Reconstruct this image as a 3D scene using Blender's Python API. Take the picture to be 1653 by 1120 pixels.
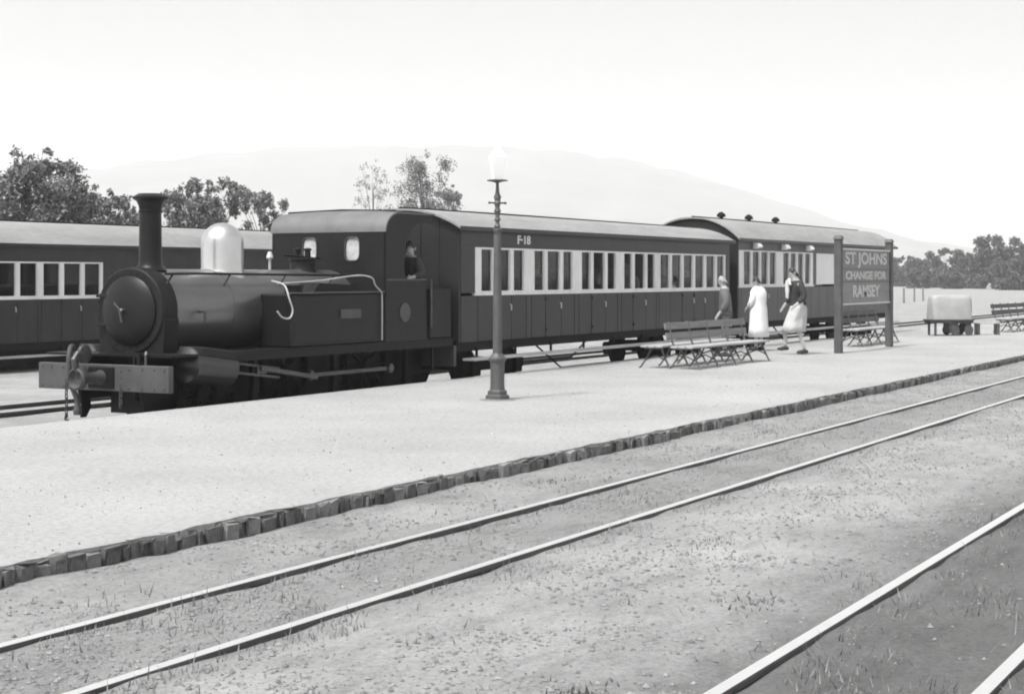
import bpy, bmesh, math, random
import numpy as np
from mathutils import Vector, Matrix

for o in list(bpy.data.objects):
    bpy.data.objects.remove(o)
scene = bpy.context.scene
C = scene.collection
R = math.radians
rnd = random.Random(7)

# ------------------------------------------------------------------ camera
EYE = 1.60
FPX = 2600.0          # focal length in pixels of the 1653 px wide photograph
YAW = math.atan((2265 - 826.5) / FPX)
cam_d = bpy.data.cameras.new('camera')
cam = bpy.data.objects.new('camera', cam_d)
C.objects.link(cam)
cam.location = (0, 0, EYE)
cam.rotation_euler = (R(90), 0, YAW - R(90))
cam_d.sensor_width = 36
cam_d.lens = 36 * FPX / 1653
cam_d.shift_y = -114 / 1653
cam_d.clip_start = 0.1
cam_d.clip_end = 12000
scene.camera = cam

# ------------------------------------------------------------------ sky, sun, exposure
SUN_EL = R(60)
SUN_AZ = R(168)            # direction towards the sun, counter-clockwise from +X
world = bpy.data.worlds.new('World')
scene.world = world
world.use_nodes = True
wn = world.node_tree
wn.nodes.clear()
w_out = wn.nodes.new('ShaderNodeOutputWorld')
w_bg = wn.nodes.new('ShaderNodeBackground')
w_sky = wn.nodes.new('ShaderNodeTexSky')
w_sky.sky_type = 'NISHITA'
w_sky.sun_disc = False
w_sky.sun_elevation = SUN_EL
w_sky.sun_rotation = R(90) - SUN_AZ
w_sky.air_density = 1.0
w_sky.dust_density = 8.0
w_sky.ozone_density = 1.0
w_bw = wn.nodes.new('ShaderNodeRGBToBW')
wn.links.new(w_sky.outputs[0], w_bw.inputs[0])
wn.links.new(w_bw.outputs[0], w_bg.inputs[0])
w_bg.inputs[1].default_value = 0.125
wn.links.new(w_bg.outputs[0], w_out.inputs[0])

sun_d = bpy.data.lights.new('sun', 'SUN')
sun_d.energy = 2.8
sun_d.angle = R(7)
sun_d.color = (1.0, 0.99, 0.975)
sun = bpy.data.objects.new('sun', sun_d)
C.objects.link(sun)
sd = Vector((math.cos(SUN_EL) * math.cos(SUN_AZ), math.cos(SUN_EL) * math.sin(SUN_AZ), math.sin(SUN_EL)))
sun.rotation_euler = sd.to_track_quat('Z', 'Y').to_euler()

vs = scene.view_settings
vs.view_transform = 'Standard'
vs.look = 'None'
vs.gamma = 1
vs.use_curve_mapping = False
vs.exposure = 0.60
try:
    scene.cycles.volume_bounces = 4
    scene.cycles.transparent_max_bounces = 16
    scene.cycles.filter_width = 2.0
except Exception:
    pass

# ------------------------------------------------------------------ materials (the photograph is black and white)
MATS = {}
def mat(name, v, rough=0.7, var=0.25, scale=6.0, metal=0.0, spec=0.5, bump=0.0, bscale=40.0, island=0.0, stretch=None, fine=0.0, fscale=60.0):
    if name in MATS:
        return MATS[name]
    m = bpy.data.materials.new(name)
    m.use_nodes = True
    nt = m.node_tree
    b = nt.nodes['Principled BSDF']
    b.inputs['Roughness'].default_value = rough
    b.inputs['Metallic'].default_value = metal
    b.inputs['Specular IOR Level'].default_value = spec
    geo = nt.nodes.new('ShaderNodeNewGeometry')
    pos = geo.outputs['Position']
    if stretch:
        mp = nt.nodes.new('ShaderNodeMapping')
        mp.inputs['Scale'].default_value = stretch
        nt.links.new(pos, mp.inputs['Vector'])
        pos = mp.outputs[0]
    def noise(sc, det=6):
        n = nt.nodes.new('ShaderNodeTexNoise')
        n.inputs['Scale'].default_value = sc
        n.inputs['Detail'].default_value = det
        n.inputs['Roughness'].default_value = 0.6
        nt.links.new(pos, n.inputs['Vector'])
        return n.outputs['Fac']
    def math_(op, a, bb):
        q = nt.nodes.new('ShaderNodeMath')
        q.operation = op
        for i, s in enumerate((a, bb)):
            if isinstance(s, (int, float)):
                q.inputs[i].default_value = s
            else:
                nt.links.new(s, q.inputs[i])
        return q.outputs[0]
    # value = v * (1 + var*2*(noise-.5)*2)
    f = math_('MULTIPLY_ADD', noise(scale), 4 * var)
    f.node.inputs[2].default_value = 1 - 2 * var
    if fine:
        g = math_('MULTIPLY_ADD', noise(fscale, 3), 4 * fine)
        g.node.inputs[2].default_value = 1 - 2 * fine
        f = math_('MULTIPLY', f, g)
    if island:
        g = math_('MULTIPLY_ADD', geo.outputs['Random Per Island'], 2 * island)
        g.node.inputs[2].default_value = 1 - island
        f = math_('MULTIPLY', f, g)
    f = math_('MAXIMUM', math_('MULTIPLY', f, v), v * 0.15)
    cc = nt.nodes.new('ShaderNodeCombineColor')
    for i in range(3):
        nt.links.new(f, cc.inputs[i])
    nt.links.new(cc.outputs[0], b.inputs['Base Color'])
    if bump:
        bp = nt.nodes.new('ShaderNodeBump')
        bp.inputs['Strength'].default_value = bump
        bp.inputs['Distance'].default_value = 0.02
        nt.links.new(noise(bscale, 4), bp.inputs['Height'])
        nt.links.new(bp.outputs[0], b.inputs['Normal'])
    MATS[name] = m
    return m

def glass_mat(name, tint=0.75):
    m = bpy.data.materials.new(name)
    m.use_nodes = True
    nt = m.node_tree
    nt.nodes.clear()
    out = nt.nodes.new('ShaderNodeOutputMaterial')
    mix = nt.nodes.new('ShaderNodeMixShader')
    tr = nt.nodes.new('ShaderNodeBsdfTransparent')
    tr.inputs[0].default_value = (tint, tint, tint, 1)
    gl = nt.nodes.new('ShaderNodeBsdfGlossy')
    gl.inputs['Roughness'].default_value = 0.04
    fr = nt.nodes.new('ShaderNodeFresnel')
    fr.inputs[0].default_value = 1.5
    nt.links.new(fr.outputs[0], mix.inputs[0])
    nt.links.new(tr.outputs[0], mix.inputs[1])
    nt.links.new(gl.outputs[0], mix.inputs[2])
    nt.links.new(mix.outputs[0], out.inputs[0])
    MATS[name] = m
    return m

M_black = mat('black_engine_paint', 0.007, 0.5, 0.35, 3.0, spec=0.2, bump=0.15, bscale=25)
M_engine = mat('dark_engine_paint', 0.010, 0.42, 0.35, 2.5, spec=0.25, bump=0.1, bscale=15)
M_smokebox = mat('smokebox_black', 0.009, 0.6, 0.4, 4.0, spec=0.25, bump=0.3, bscale=30)
M_boiler = mat('boiler_paint', 0.06, 0.30, 0.22, 3.0, spec=0.5, bump=0.08, bscale=9)
M_cyl = mat('cylinder_paint', 0.012, 0.30, 0.3, 5.0)
M_cyl.node_tree.nodes['Principled BSDF'].inputs['IOR'].default_value = 1.6
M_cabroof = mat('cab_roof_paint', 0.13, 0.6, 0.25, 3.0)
M_boiler.node_tree.nodes['Principled BSDF'].inputs['IOR'].default_value = 2.2
M_beam = mat('buffer_beam_paint', 0.06, 0.5, 0.3, 4.0)
M_steel = mat('worn_steel', 0.10, 0.40, 0.3, 8.0, metal=0.7)
M_bright = mat('bright_pipe', 0.42, 0.35, 0.15, 8.0)
M_dome = mat('dome_metal', 0.66, 0.30, 0.12, 3.0, metal=0.85)
M_chain = mat('rusty_chain', 0.05, 0.7, 0.3, 20)
M_coach = mat('coach_paint_dark', 0.030, 0.40, 0.30, 1.6, spec=0.4, stretch=(1.6, 1.0, 0.5), fine=0.12, fscale=14)
M_coach2 = mat('coach_paint_mid', 0.068, 0.42, 0.26, 1.6, spec=0.4, stretch=(1.6, 1.0, 0.5), fine=0.12, fscale=14)
M_coachend = mat('coach_end_paint', 0.02, 0.5, 0.3, 2.0)
M_frame = mat('cream_window_paint', 0.80, 0.5, 0.14, 3.0, stretch=(1, 1, 0.4))
M_roof = mat('roof_canvas', 0.26, 0.8, 0.2, 1.2, stretch=(0.5, 2.0, 1), fine=0.12, fscale=9)
M_under = mat('underframe_black', 0.009, 0.7, 0.4, 5, spec=0.2)
M_inside = mat('coach_interior', 0.06, 0.8, 0.3, 2)
M_seat = mat('coach_seat_cloth', 0.10, 0.9, 0.3, 8)
M_foot = mat('footboard_wood', 0.46, 0.8, 0.3, 3, stretch=(0.4, 4, 4))
M_white = mat('white_paint', 0.80, 0.5, 0.06, 3)
M_brass = mat('brass_handle', 0.6, 0.35, 0.1, 5, metal=0.4)
M_glass = glass_mat('window_glass', 0.75)
M_skypane = mat('painted_sky_cab_glass', 0.42, 0.25, 0.35, 9.0)  # opaque pale colour painted in for bright sky on the cab panes
M_plat = mat('platform_gravel', 0.335, 0.95, 0.15, 0.42, fine=0.20, fscale=20, bump=0.6, bscale=60)
M_stone = mat('edge_stone', 0.17, 0.9, 0.3, 5.0, bump=0.8, bscale=22, fine=0.2, fscale=40)
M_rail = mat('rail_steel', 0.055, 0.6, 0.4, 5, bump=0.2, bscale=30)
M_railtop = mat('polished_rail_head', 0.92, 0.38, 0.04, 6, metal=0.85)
M_iron = mat('cast_iron_paint', 0.09, 0.5, 0.3, 6)
M_lamp = mat('lamp_post_paint', 0.075, 0.5, 0.3, 5)
M_bench = mat('bench_wood', 0.17, 0.7, 0.3, 3, stretch=(0.4, 5, 5))
M_benchd = mat('bench_wood_dark', 0.06, 0.7, 0.3, 3)
M_seatpale = mat('bench_seat_worn_wood', 0.36, 0.7, 0.25, 3, stretch=(0.4, 6, 6))
M_sign = mat('sign_board_paint', 0.22, 0.6, 0.12, 2.0)
M_post = mat('sign_post_paint', 0.075, 0.6, 0.3, 4)
M_letter = mat('sign_letter_paint', 0.52, 0.6, 0.08, 3)
M_skin = mat('skin', 0.42, 0.6, 0.05, 8)
M_suit = mat('grey_suit_cloth', 0.14, 0.9, 0.15, 9)
M_dress = mat('white_dress_cloth', 0.82, 0.85, 0.05, 6)
M_jacket = mat('dark_jacket_cloth', 0.035, 0.85, 0.2, 9)
M_pale = mat('pale_cloth', 0.50, 0.9, 0.12, 9)
M_palegrey = mat('pale_grey_cloth', 0.11, .9, .15, 9)
M_hairw = mat('white_hair', 0.34, .8, .1, 50)
M_hairg = mat('grey_hair', 0.33, 0.8, 0.2, 60)
M_haird = mat('dark_hair', 0.03, 0.6, 0.2, 60)
M_shoe = mat('dark_shoe', 0.03, 0.5, 0.1, 10)
M_bark = mat('bark', 0.07, 0.9, 0.3, 8, stretch=(1, 1, .3))
M_leaf = mat('leaves_dark', 0.18, 0.7, 0.2, 0.8, island=0.5, spec=0.25)
M_leaf2 = mat('leaves_pale', 0.17, 0.7, 0.2, 0.8, island=0.5, spec=0.25)
M_leaf3 = mat('leaves_hedge', 0.10, 0.7, 0.25, 0.15, island=0.5, spec=0.2)
M_pebble = mat('pebbles', 0.21, 0.9, 0.1, 3, island=0.35)
M_grass = mat('dry_grass', 0.19, 0.9, 0.1, 2, island=0.35)
M_hill = mat('hill_pasture', 0.13, 1.0, 0.42, 0.010, spec=0.0)

# the ground: pale trodden gravel, dark cinders in the nearest track, paler field
def ground_mat():
    m = bpy.data.materials.new('ground_gravel')
    m.use_nodes = True
    nt = m.node_tree
    b = nt.nodes['Principled BSDF']
    b.inputs['Roughness'].default_value = 0.95
    b.inputs['Specular IOR Level'].default_value = 0.15
    geo = nt.nodes.new('ShaderNodeNewGeometry')
    sep = nt.nodes.new('ShaderNodeSeparateXYZ')
    nt.links.new(geo.outputs['Position'], sep.inputs[0])
    def noise(sc, det=6, st=None, rough=0.62):
        n = nt.nodes.new('ShaderNodeTexNoise')
        n.inputs['Scale'].default_value = sc
        n.inputs['Detail'].default_value = det
        n.inputs['Roughness'].default_value = rough
        if st:
            mp = nt.nodes.new('ShaderNodeMapping')
            mp.inputs['Scale'].default_value = st
            nt.links.new(geo.outputs['Position'], mp.inputs['Vector'])
            nt.links.new(mp.outputs[0], n.inputs['Vector'])
        else:
            nt.links.new(geo.outputs['Position'], n.inputs['Vector'])
        return n.outputs['Fac']
    def ramp(src, pts):
        r = nt.nodes.new('ShaderNodeValToRGB')
        el = r.color_ramp.elements
        el[0].position, el[1].position = pts[0][0], pts[-1][0]
        el[0].color = (pts[0][1],) * 3 + (1,)
        el[1].color = (pts[-1][1],) * 3 + (1,)
        for p, v in pts[1:-1]:
            e = el.new(p)
            e.color = (v, v, v, 1)
        nt.links.new(src, r.inputs[0])
        return r.outputs[0]
    def mul(a, bb):
        q = nt.nodes.new('ShaderNodeMix')
        q.data_type = 'RGBA'
        q.blend_type = 'MULTIPLY'
        q.inputs['Factor'].default_value = 1
        nt.links.new(a, q.inputs['A'])
        nt.links.new(bb, q.inputs['B'])
        return q.outputs['Result']
    def mapr(src, a, bq, c, d):
        q = nt.nodes.new('ShaderNodeMapRange')
        q.inputs[1].default_value, q.inputs[2].default_value = a, bq
        q.inputs[3].default_value, q.inputs[4].default_value = c, d
        nt.links.new(src, q.inputs[0])
        return q.outputs[0]
    # bands across the tracks (metres from the camera track)
    wob = nt.nodes.new('ShaderNodeMath')
    wob.operation = 'MULTIPLY_ADD'
    nt.links.new(noise(0.6, 4), wob.inputs[0])
    wob.inputs[1].default_value = 0.9
    nt.links.new(sep.outputs[1], wob.inputs[2])
    band = mapr(wob.outputs[0], 0.0, 20.0, 0.0, 1.0)
    base = ramp(band, [(0.0, 0.105), (0.140, 0.12), (0.170, 0.23), (0.190, 0.285), (0.24, 0.29), (0.262, 0.225), (0.300, 0.215),
                       (0.330, 0.265), (0.36, 0.24), (0.60, 0.25), (0.68, 0.30), (1.0, 0.31)])
    big = ramp(noise(0.9, 5), [(0.25, 0.78), (0.75, 1.15)])
    streak = ramp(noise(3.0, 6, (0.7, 1.8, 1), 0.7), [(0.28, 0.72), (0.50, 1.0), (0.75, 1.14)])
    grit = ramp(noise(32, 3), [(0.28, 0.72), (0.48, 1.0), (0.75, 1.14)])
    nt.links.new(mul(mul(mul(base, big), streak), grit), b.inputs['Base Color'])
    bp = nt.nodes.new('ShaderNodeBump')
    bp.inputs['Strength'].default_value = 0.6
    bp.inputs['Distance'].default_value = 0.03
    nt.links.new(noise(24, 5), bp.inputs['Height'])
    nt.links.new(bp.outputs[0], b.inputs['Normal'])
    return m
M_ground = ground_mat()

# ------------------------------------------------------------------ mesh helpers
class MB:
    S = (1.0, 1.0, 1.0)      # stretch of positions, radii keep round by SR
    SR = 1.0
    def __init__(s):
        s.v, s.f = [], []
    def add(s, vs_, fs):
        k = len(s.v)
        s.v += [tuple(p) for p in vs_]
        s.f += [tuple(i + k for i in q) for q in fs]
        return s
    def box(s, x0, x1, y0, y1, z0, z1, bev=0.0):
        a, b, c = MB.S
        x0, x1, y0, y1, z0, z1 = x0 * a, x1 * a, y0 * b, y1 * b, z0 * c, z1 * c
        if bev <= 0:
            p = [(x, y, z) for z in (z0, z1) for (x, y) in ((x0, y0), (x1, y0), (x1, y1), (x0, y1))]
            return s.add(p, [(3, 2, 1, 0), (4, 5, 6, 7), (0, 1, 5, 4), (1, 2, 6, 5), (2, 3, 7, 6), (3, 0, 4, 7)])
        bm = bmesh.new()
        bmesh.ops.create_cube(bm, size=1)
        for q in bm.verts:
            q.co = Vector(((x0 + x1) / 2 + q.co.x * (x1 - x0), (y0 + y1) / 2 + q.co.y * (y1 - y0), (z0 + z1) / 2 + q.co.z * (z1 - z0)))
        bmesh.ops.bevel(bm, geom=bm.edges[:], offset=bev, segments=1, affect='EDGES')
        bm.verts.index_update()
        s.add([q.co[:] for q in bm.verts], [tuple(q.index for q in fc.verts) for fc in bm.faces])
        bm.free()
        return s
    def rings(s, rr, cap=True):
        n = len(rr[0])
        vs_ = [p for r in rr for p in r]
        fs = []
        for i in range(len(rr) - 1):
            for j in range(n):
                fs.append((i * n + j, i * n + (j + 1) % n, (i + 1) * n + (j + 1) % n, (i + 1) * n + j))
        if cap:
            fs.append(tuple(reversed(range(n))))
            fs.append(tuple((len(rr) - 1) * n + j for j in range(n)))
        return s.add(vs_, fs)
    def lathe(s, prof, c=(0, 0, 0), axis='z', n=20):
        rr = []
        c = T(c)
        ah = MB.S['xyz'.index(axis)]
        for r, h in [(p[0] * MB.SR, p[1] * ah) for p in prof]:
            ring = []
            for j in range(n):
                a = 2 * math.pi * j / n
                p, q = r * math.cos(a), r * math.sin(a)
                if axis == 'z':
                    ring.append((c[0] + p, c[1] + q, c[2] + h))
                elif axis == 'x':
                    ring.append((c[0] + h, c[1] + p, c[2] + q))
                else:
                    ring.append((c[0] + q, c[1] + h, c[2] + p))
            rr.append(ring)
        return s.rings(rr)
    def tube(s, pts, r, n=8):
        pts = [Vector(T(p)) for p in pts]
        rad = r if isinstance(r, (list, tuple)) else [r] * len(pts)
        rr = []
        t0 = (pts[1] - pts[0]).normalized()
        ref = Vector((0, 0, 1)) if abs(t0.z) < 0.9 else Vector((1, 0, 0))
        for i, p in enumerate(pts):
            t = (pts[min(i + 1, len(pts) - 1)] - pts[max(i - 1, 0)]).normalized()
            u = (ref - t * ref.dot(t))
            if u.length < 1e-4:
                u = t.orthogonal()
            u.normalize()
            w = t.cross(u)
            ref = u
            rr.append([p + (u * math.cos(2 * math.pi * j / n) + w * math.sin(2 * math.pi * j / n)) * rad[i] for j in range(n)])
        return s.rings(rr)
    def pipe(s, pts, r, n=8, m=5):
        P = [Vector(p) for p in pts]
        P = [P[0] * 2 - P[1]] + P + [P[-1] * 2 - P[-2]]
        out = []
        for i in range(1, len(P) - 2):
            for k in range(m):
                t = k / m
                out.append(.5 * ((2 * P[i]) + (P[i + 1] - P[i - 1]) * t + (2 * P[i - 1] - 5 * P[i] + 4 * P[i + 1] - P[i + 2]) * t * t + (3 * P[i] - P[i - 1] - 3 * P[i + 1] + P[i + 2]) * t ** 3))
        out.append(P[-2])
        return s.tube(out, r, n)
    def prism(s, poly, a0, a1, axis='x'):
        # poly: 2-D outline; axis x: (y, z) outline swept along x; axis y: (x, z) outline swept along y
        def P(p, a):
            return T((a, p[0], p[1]) if axis == 'x' else ((p[0], a, p[1]) if axis == 'y' else (p[0], p[1], a)))
        return s.rings([[P(p, a0) for p in poly], [P(p, a1) for p in poly]])
    def mesh(s, name):
        me = bpy.data.meshes.new(name)
        me.from_pydata(s.v, [], s.f)
        bm = bmesh.new()
        bm.from_mesh(me)
        bmesh.ops.recalc_face_normals(bm, faces=bm.faces[:])
        bm.to_mesh(me)
        bm.free()
        return me
    def build(s, name, m, parent=None, smooth=False, angle=40):
        return link(name, s.mesh(name), m, parent, smooth, angle)

def T(p):
    return (p[0] * MB.S[0], p[1] * MB.S[1], p[2] * MB.S[2])

def link(name, me, m, parent=None, smooth=False, angle=40):
    if m and not me.materials:
        me.materials.append(m)
    if smooth:
        for p in me.polygons:
            p.use_smooth = True
        try:
            me.set_sharp_from_angle(angle=R(angle))
        except Exception:
            pass
    o = bpy.data.objects.new(name, me)
    C.objects.link(o)
    o.parent = parent
    return o

def tag(o, label=None, cat=None, group=None, kind=None):
    if label: o['label'] = label
    if cat: o['category'] = cat
    if group: o['group'] = group
    if kind: o['kind'] = kind
    return o

def empty(name, loc=(0, 0, 0), rz=0, label=None, cat=None, group=None):
    o = bpy.data.objects.new(name, None)
    C.objects.link(o)
    o.location = loc
    o.rotation_euler = (0, 0, rz)
    o.empty_display_size = 0.2
    return tag(o, label, cat, group)

def text_mesh(txt, size, spacing=1.0):
    cu = bpy.data.curves.new('lettering', 'FONT')
    cu.body = txt
    cu.size = size
    cu.extrude = 0.004
    cu.offset = size * 0.03
    cu.space_character = spacing
    cu.align_x = 'CENTER'
    cu.align_y = 'CENTER'
    t = bpy.data.objects.new('tmp_text', cu)
    C.objects.link(t)
    dg = bpy.context.evaluated_depsgraph_get()
    me = bpy.data.meshes.new_from_object(t.evaluated_get(dg))
    bpy.data.objects.remove(t)
    # stand it up: text plane x-y -> x-z, facing -y
    me.transform(Matrix.Rotation(R(90), 4, 'X'))
    return me

def fit_text(me, width, height):
    xs = [v.co.x for v in me.vertices]; zs = [v.co.z for v in me.vertices]
    sx = width / (max(xs) - min(xs)); sz = height / (max(zs) - min(zs))
    me.transform(Matrix.Translation((-(max(xs) + min(xs)) / 2, 0, -(max(zs) + min(zs)) / 2)))
    me.transform(Matrix.Diagonal((sx, 1, sz, 1)))
    return me

# ------------------------------------------------------------------ setting: ground, hill
PY0, PY1 = 6.79, 12.97          # platform edges
PX0, PX1 = -14.0, 56.0
RAILS = (5.74, 4.82, 2.50, 1.53)

def graded(lo, hi, step, far, growth=1.22):
    a = list(np.arange(lo, hi + 1e-6, step))
    s, x = step, hi
    while x < far:
        s *= growth; x += s; a.append(x)
    s, x = step, lo
    pre = []
    while x > -far:
        s *= growth; x -= s; pre.append(x)
    return np.array(sorted(pre + a))

def wave(x, y, sc, seed):
    r = np.random.RandomState(seed)
    out = np.zeros_like(x)
    for k in range(7):
        a = r.uniform(0, 2 * np.pi); p = r.uniform(0, 2 * np.pi); f_ = sc * r.uniform(0.6, 2.4)
        out += np.sin((x * np.cos(a) + y * np.sin(a)) * f_ + p) / 7 ** 0.5
    return out

def ground_z(x, y):
    near = np.where(y < 6.85, -0.149, -0.35)
    t = np.clip((y - 5.75) / 0.9, 0, 1)
    near = np.where(y < 6.85, -0.151 + 0.028 * t * t, near)
    b = np.clip((y - 2.6) / 0.5, 0, 1) * np.clip((4.75 - y) / 0.5, 0, 1)
    near = near + 0.028 * b                      # crowned gravel between the two near tracks
    near = near + 0.009 * wave(x, y, 2.2, 1) * np.clip((40 - np.hypot(x, y)) / 10, 0, 1)
    near = near + 0.006 * wave(x, y, 9.0, 2) * np.clip((16 - np.hypot(x, y)) / 4, 0, 1)
    blend = np.clip((np.abs(y) - 200) / 800, 0, 1)
    return np.where((np.hypot(x, y) > 60) & (y < 6.85), np.minimum(near, -0.151), near) - 0.5 * blend

gx = graded(2.5, 30.0, 0.12, 5200)
gy = graded(0.4, 7.0, 0.075, 5200)
GX, GY = np.meshgrid(gx, gy, indexing='ij')
GZ = ground_z(GX, GY)
nx, ny = GX.shape
gv = np.stack([GX, GY, GZ], -1).reshape(-1, 3)
idx = np.arange(nx * ny).reshape(nx, ny)
gf = np.stack([idx[:-1, :-1], idx[1:, :-1], idx[1:, 1:], idx[:-1, 1:]], -1).reshape(-1, 4)
me = bpy.data.meshes.new('ground')
me.from_pydata(gv.tolist(), [], gf.tolist())
tag(link('ground', me, M_ground, smooth=True, angle=80), kind='structure')

# hill far behind the station: crest given as points, flanks falling to both sides
crest = [(-400, 300), (-150, 293), (0, 287), (130, 280), (270, 262), (400, 251), (520, 243), (640, 238), (790, 234), (900, 244), (1000, 262), (1100, 285),
         (1200, 314), (1300, 345), (1400, 374), (1480, 398), (1600, 424), (1750, 437), (2000, 443)]
HD = 3200.0
cth, sth = math.cos(YAW), math.sin(YAW)
cx_ = [p[0] for p in crest]; cy_ = [p[1] for p in crest]
us = np.linspace(-400, 2000, 420)
ys = np.interp(us, cx_, cy_)
ker = np.hanning(25); ker /= ker.sum()
ys = np.convolve(np.pad(ys, 12, mode='edge'), ker, mode='valid')
hv, rows = [], 26
for i, (u, yy) in enumerate(zip(us, ys)):
    lat = (u - 826.5) / FPX * HD
    top = EYE + (446 - yy) / FPX * HD
    for j in range(rows):
        q = -1 + 2.0 * j / (rows - 1)
        dep = HD + q * 1300
        hh = (top + 0.5) * (0.5 + 0.5 * math.cos(math.pi * q)) - 0.9
        hh += 9.0 * float(wave(np.array(lat), np.array(dep), 0.004, 5)) * (1 - abs(q)) * min(1, top / 60)
        hh += 2.6 * float(wave(np.array(lat), np.array(dep), 0.035, 6)) * min(1, top / 40)
        hv.append((dep * cth + lat * sth, dep * sth - lat * cth, hh))
hf = [(i * rows + j, (i + 1) * rows + j, (i + 1) * rows + j + 1, i * rows + j + 1) for i in range(len(us) - 1) for j in range(rows - 1)]
me = bpy.data.meshes.new('hill')
me.from_pydata(hv, [], hf)
tag(link('hill', me, M_hill, smooth=True, angle=180), kind='structure')

# ------------------------------------------------------------------ platform with its edging stones
def plat_surface():
    xs = np.concatenate([np.arange(PX0, PX1, 0.16), [PX1]])
    ysv = np.concatenate([[PY0 + .012, PY0 + .012], np.linspace(PY0 + 0.07, PY1 - 0.02, 24)])
    X, Y = np.meshgrid(xs, ysv, indexing='ij')
    Z = 0.008 * wave(X, Y, 1.5, 11) * np.clip((Y - PY0 - 0.3) / 0.6, 0, 1) * np.clip((PY1 - Y) / 0.6, 0, 1)
    rg = np.random.RandomState(4)
    wob = rg.uniform(-.018, .014, len(xs)) + .008 * np.sin(xs * 3.1)
    Y[:, 0] += wob; Y[:, 1] += wob
    Z[:, 0] = -.07; Z[:, 1] = -.006 + rg.uniform(-.006, .004, len(xs))
    v = np.stack([X, Y, Z], -1).reshape(-1, 3).tolist()
    n1, n2 = X.shape
    ii = np.arange(n1 * n2).reshape(n1, n2)
    fcs = np.stack([ii[:-1, :-1], ii[1:, :-1], ii[1:, 1:], ii[:-1, 1:]], -1).reshape(-1, 4).tolist()
    return v, fcs, ii, n1, n2
pv, pf, ii, n1, n2 = plat_surface()
# skirt walls and ramp at the far end
mb = MB()
mb.add(pv, pf)
mb.add([(PX0, PY1 - .02, -.5), (PX1, PY1 - .02, -.5), (PX1, PY1 - .02, 0), (PX0, PY1 - .02, 0)], [(3, 2, 1, 0)])
mb.add([(PX1, PY0 + .30, 0), (PX1, PY1 - .02, 0), (PX1 + 6, PY1 - .02, -.45), (PX1 + 6, PY0 + .30, -.45)], [(0, 3, 2, 1)])
me = bpy.data.meshes.new('platform')
me.from_pydata(mb.v, [], mb.f)
platform = tag(link('platform', me, M_plat, smooth=True, angle=50), kind='structure')

def stone_mesh(seed, L, D, H):
    r = random.Random(seed)
    bm = bmesh.new()
    bmesh.ops.create_cube(bm, size=1)
    for v in bm.verts:
        v.co = Vector((v.co.x * L, v.co.y * D, v.co.z * H))
    bmesh.ops.bevel(bm, geom=[e for e in bm.edges if abs(e.verts[0].co.y - e.verts[1].co.y) < 1e-5 and e.verts[0].co.y < 0], offset=0.018, segments=2, affect='EDGES')
    for v in bm.verts:
        j = 0.018
        v.co += Vector((r.uniform(-j, j) * .6, r.uniform(-j, j) * 1.4 if v.co.y < 0 else 0, r.uniform(-j, j) * .5))
    me_ = bpy.data.meshes.new('edging_stone')
    bm.to_mesh(me_)
    bm.free()
    me_.materials.append(M_stones[seed % len(M_stones)])
    return me_
M_stones = [mat('edge_stone_%s' % nme, v, 0.9, 0.3, 5.0, bump=0.8, bscale=22, fine=0.2, fscale=40) for nme, v in (('dark', 0.10), ('grey', 0.15), ('pale', 0.21), ('slate', 0.12))]
widths = [0.085, 0.11, 0.13, 0.155, 0.095, 0.12, 0.14, 0.18]
variants = [(w, stone_mesh(k + 8 * q, w - 0.004, 0.20, 0.34)) for q in range(3) for k, w in enumerate(widths)]
xx = 4.0
count = 0
while xx < PX1 and count < 295:
    w, me_ = rnd.choice(variants)
    o = bpy.data.objects.new('edging_stone', me_)
    C.objects.link(o)
    o.parent = platform
    o.location = (xx + w / 2, PY0 + 0.09 + rnd.uniform(-.030, .004), -0.186 + rnd.uniform(-.016, .006))
    o.rotation_euler = (R(rnd.uniform(0, 2)), R(rnd.uniform(-2.5, 2.5)), R(rnd.uniform(-3, 3)))
    xx += w
    count += 1
# beyond the ones that show one by one: plain kerb courses
MB().box(xx, PX1, PY0, PY0 + .32, -.45, -.02, 0.02).build('edging_course', M_stone, platform)
MB().box(PX0, 3.98, PY0, PY0 + .32, -.45, -.02, 0.02).build('edging_course', M_stone, platform)
# low stone face of the far edge, in the shade of the train
MB().box(PX0, PX1, PY1 - .017, PY1 + .05, -.5, -.012).build('rear_edge_wall', M_stone, platform)

# ------------------------------------------------------------------ railway tracks
def rail_profile(cy, top, h=0.115):
    p = [(-.032, 0), (.032, 0), (.035, -.008), (.035, -.030), (.010, -.040), (.008, -h + .018), (.048, -h + .006), (.048, -h), (-.048, -h), (-.048, -h + .006), (-.008, -h + .018), (-.010, -.040), (-.035, -.030), (-.035, -.008)]
    return [(cy + a, top + b) for a, b in p]
def track(name, y_pair, top, x0, x1, shiny=True, kind='structure', joints=True):
    t = empty(name, (0, sum(y_pair) / 2, top))
    tag(t, kind=kind)
    for y in y_pair:
        cy = y - sum(y_pair) / 2
        r = MB().prism(rail_profile(cy, 0), x0, x1).build('rail', M_rail, t)
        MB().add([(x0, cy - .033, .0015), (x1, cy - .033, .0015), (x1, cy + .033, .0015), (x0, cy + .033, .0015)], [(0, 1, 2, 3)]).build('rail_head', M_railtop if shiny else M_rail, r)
        if joints:
            x = x0 + 3.7
            while x < min(x1, 60):
                j = MB()
                for sd_ in (-1, 1):
                    j.box(x - .22, x + .22, cy + sd_ * .011 - .008, cy + sd_ * .011 + .008, -.085, -.042)
                    for q in (-.16, -.06, .06, .16):
                        j.lathe([(.014, -.006), (.014, .012)], (x + q, cy + sd_ * .024, -.064), 'y', 6)
                j.build('fishplate', M_rail, r)
                x += 7.3
    return t
track('railway_track', RAILS[0:2], -0.125, -30, 400)
track('railway_track', RAILS[2:4], -0.125, -30, 400)
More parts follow.
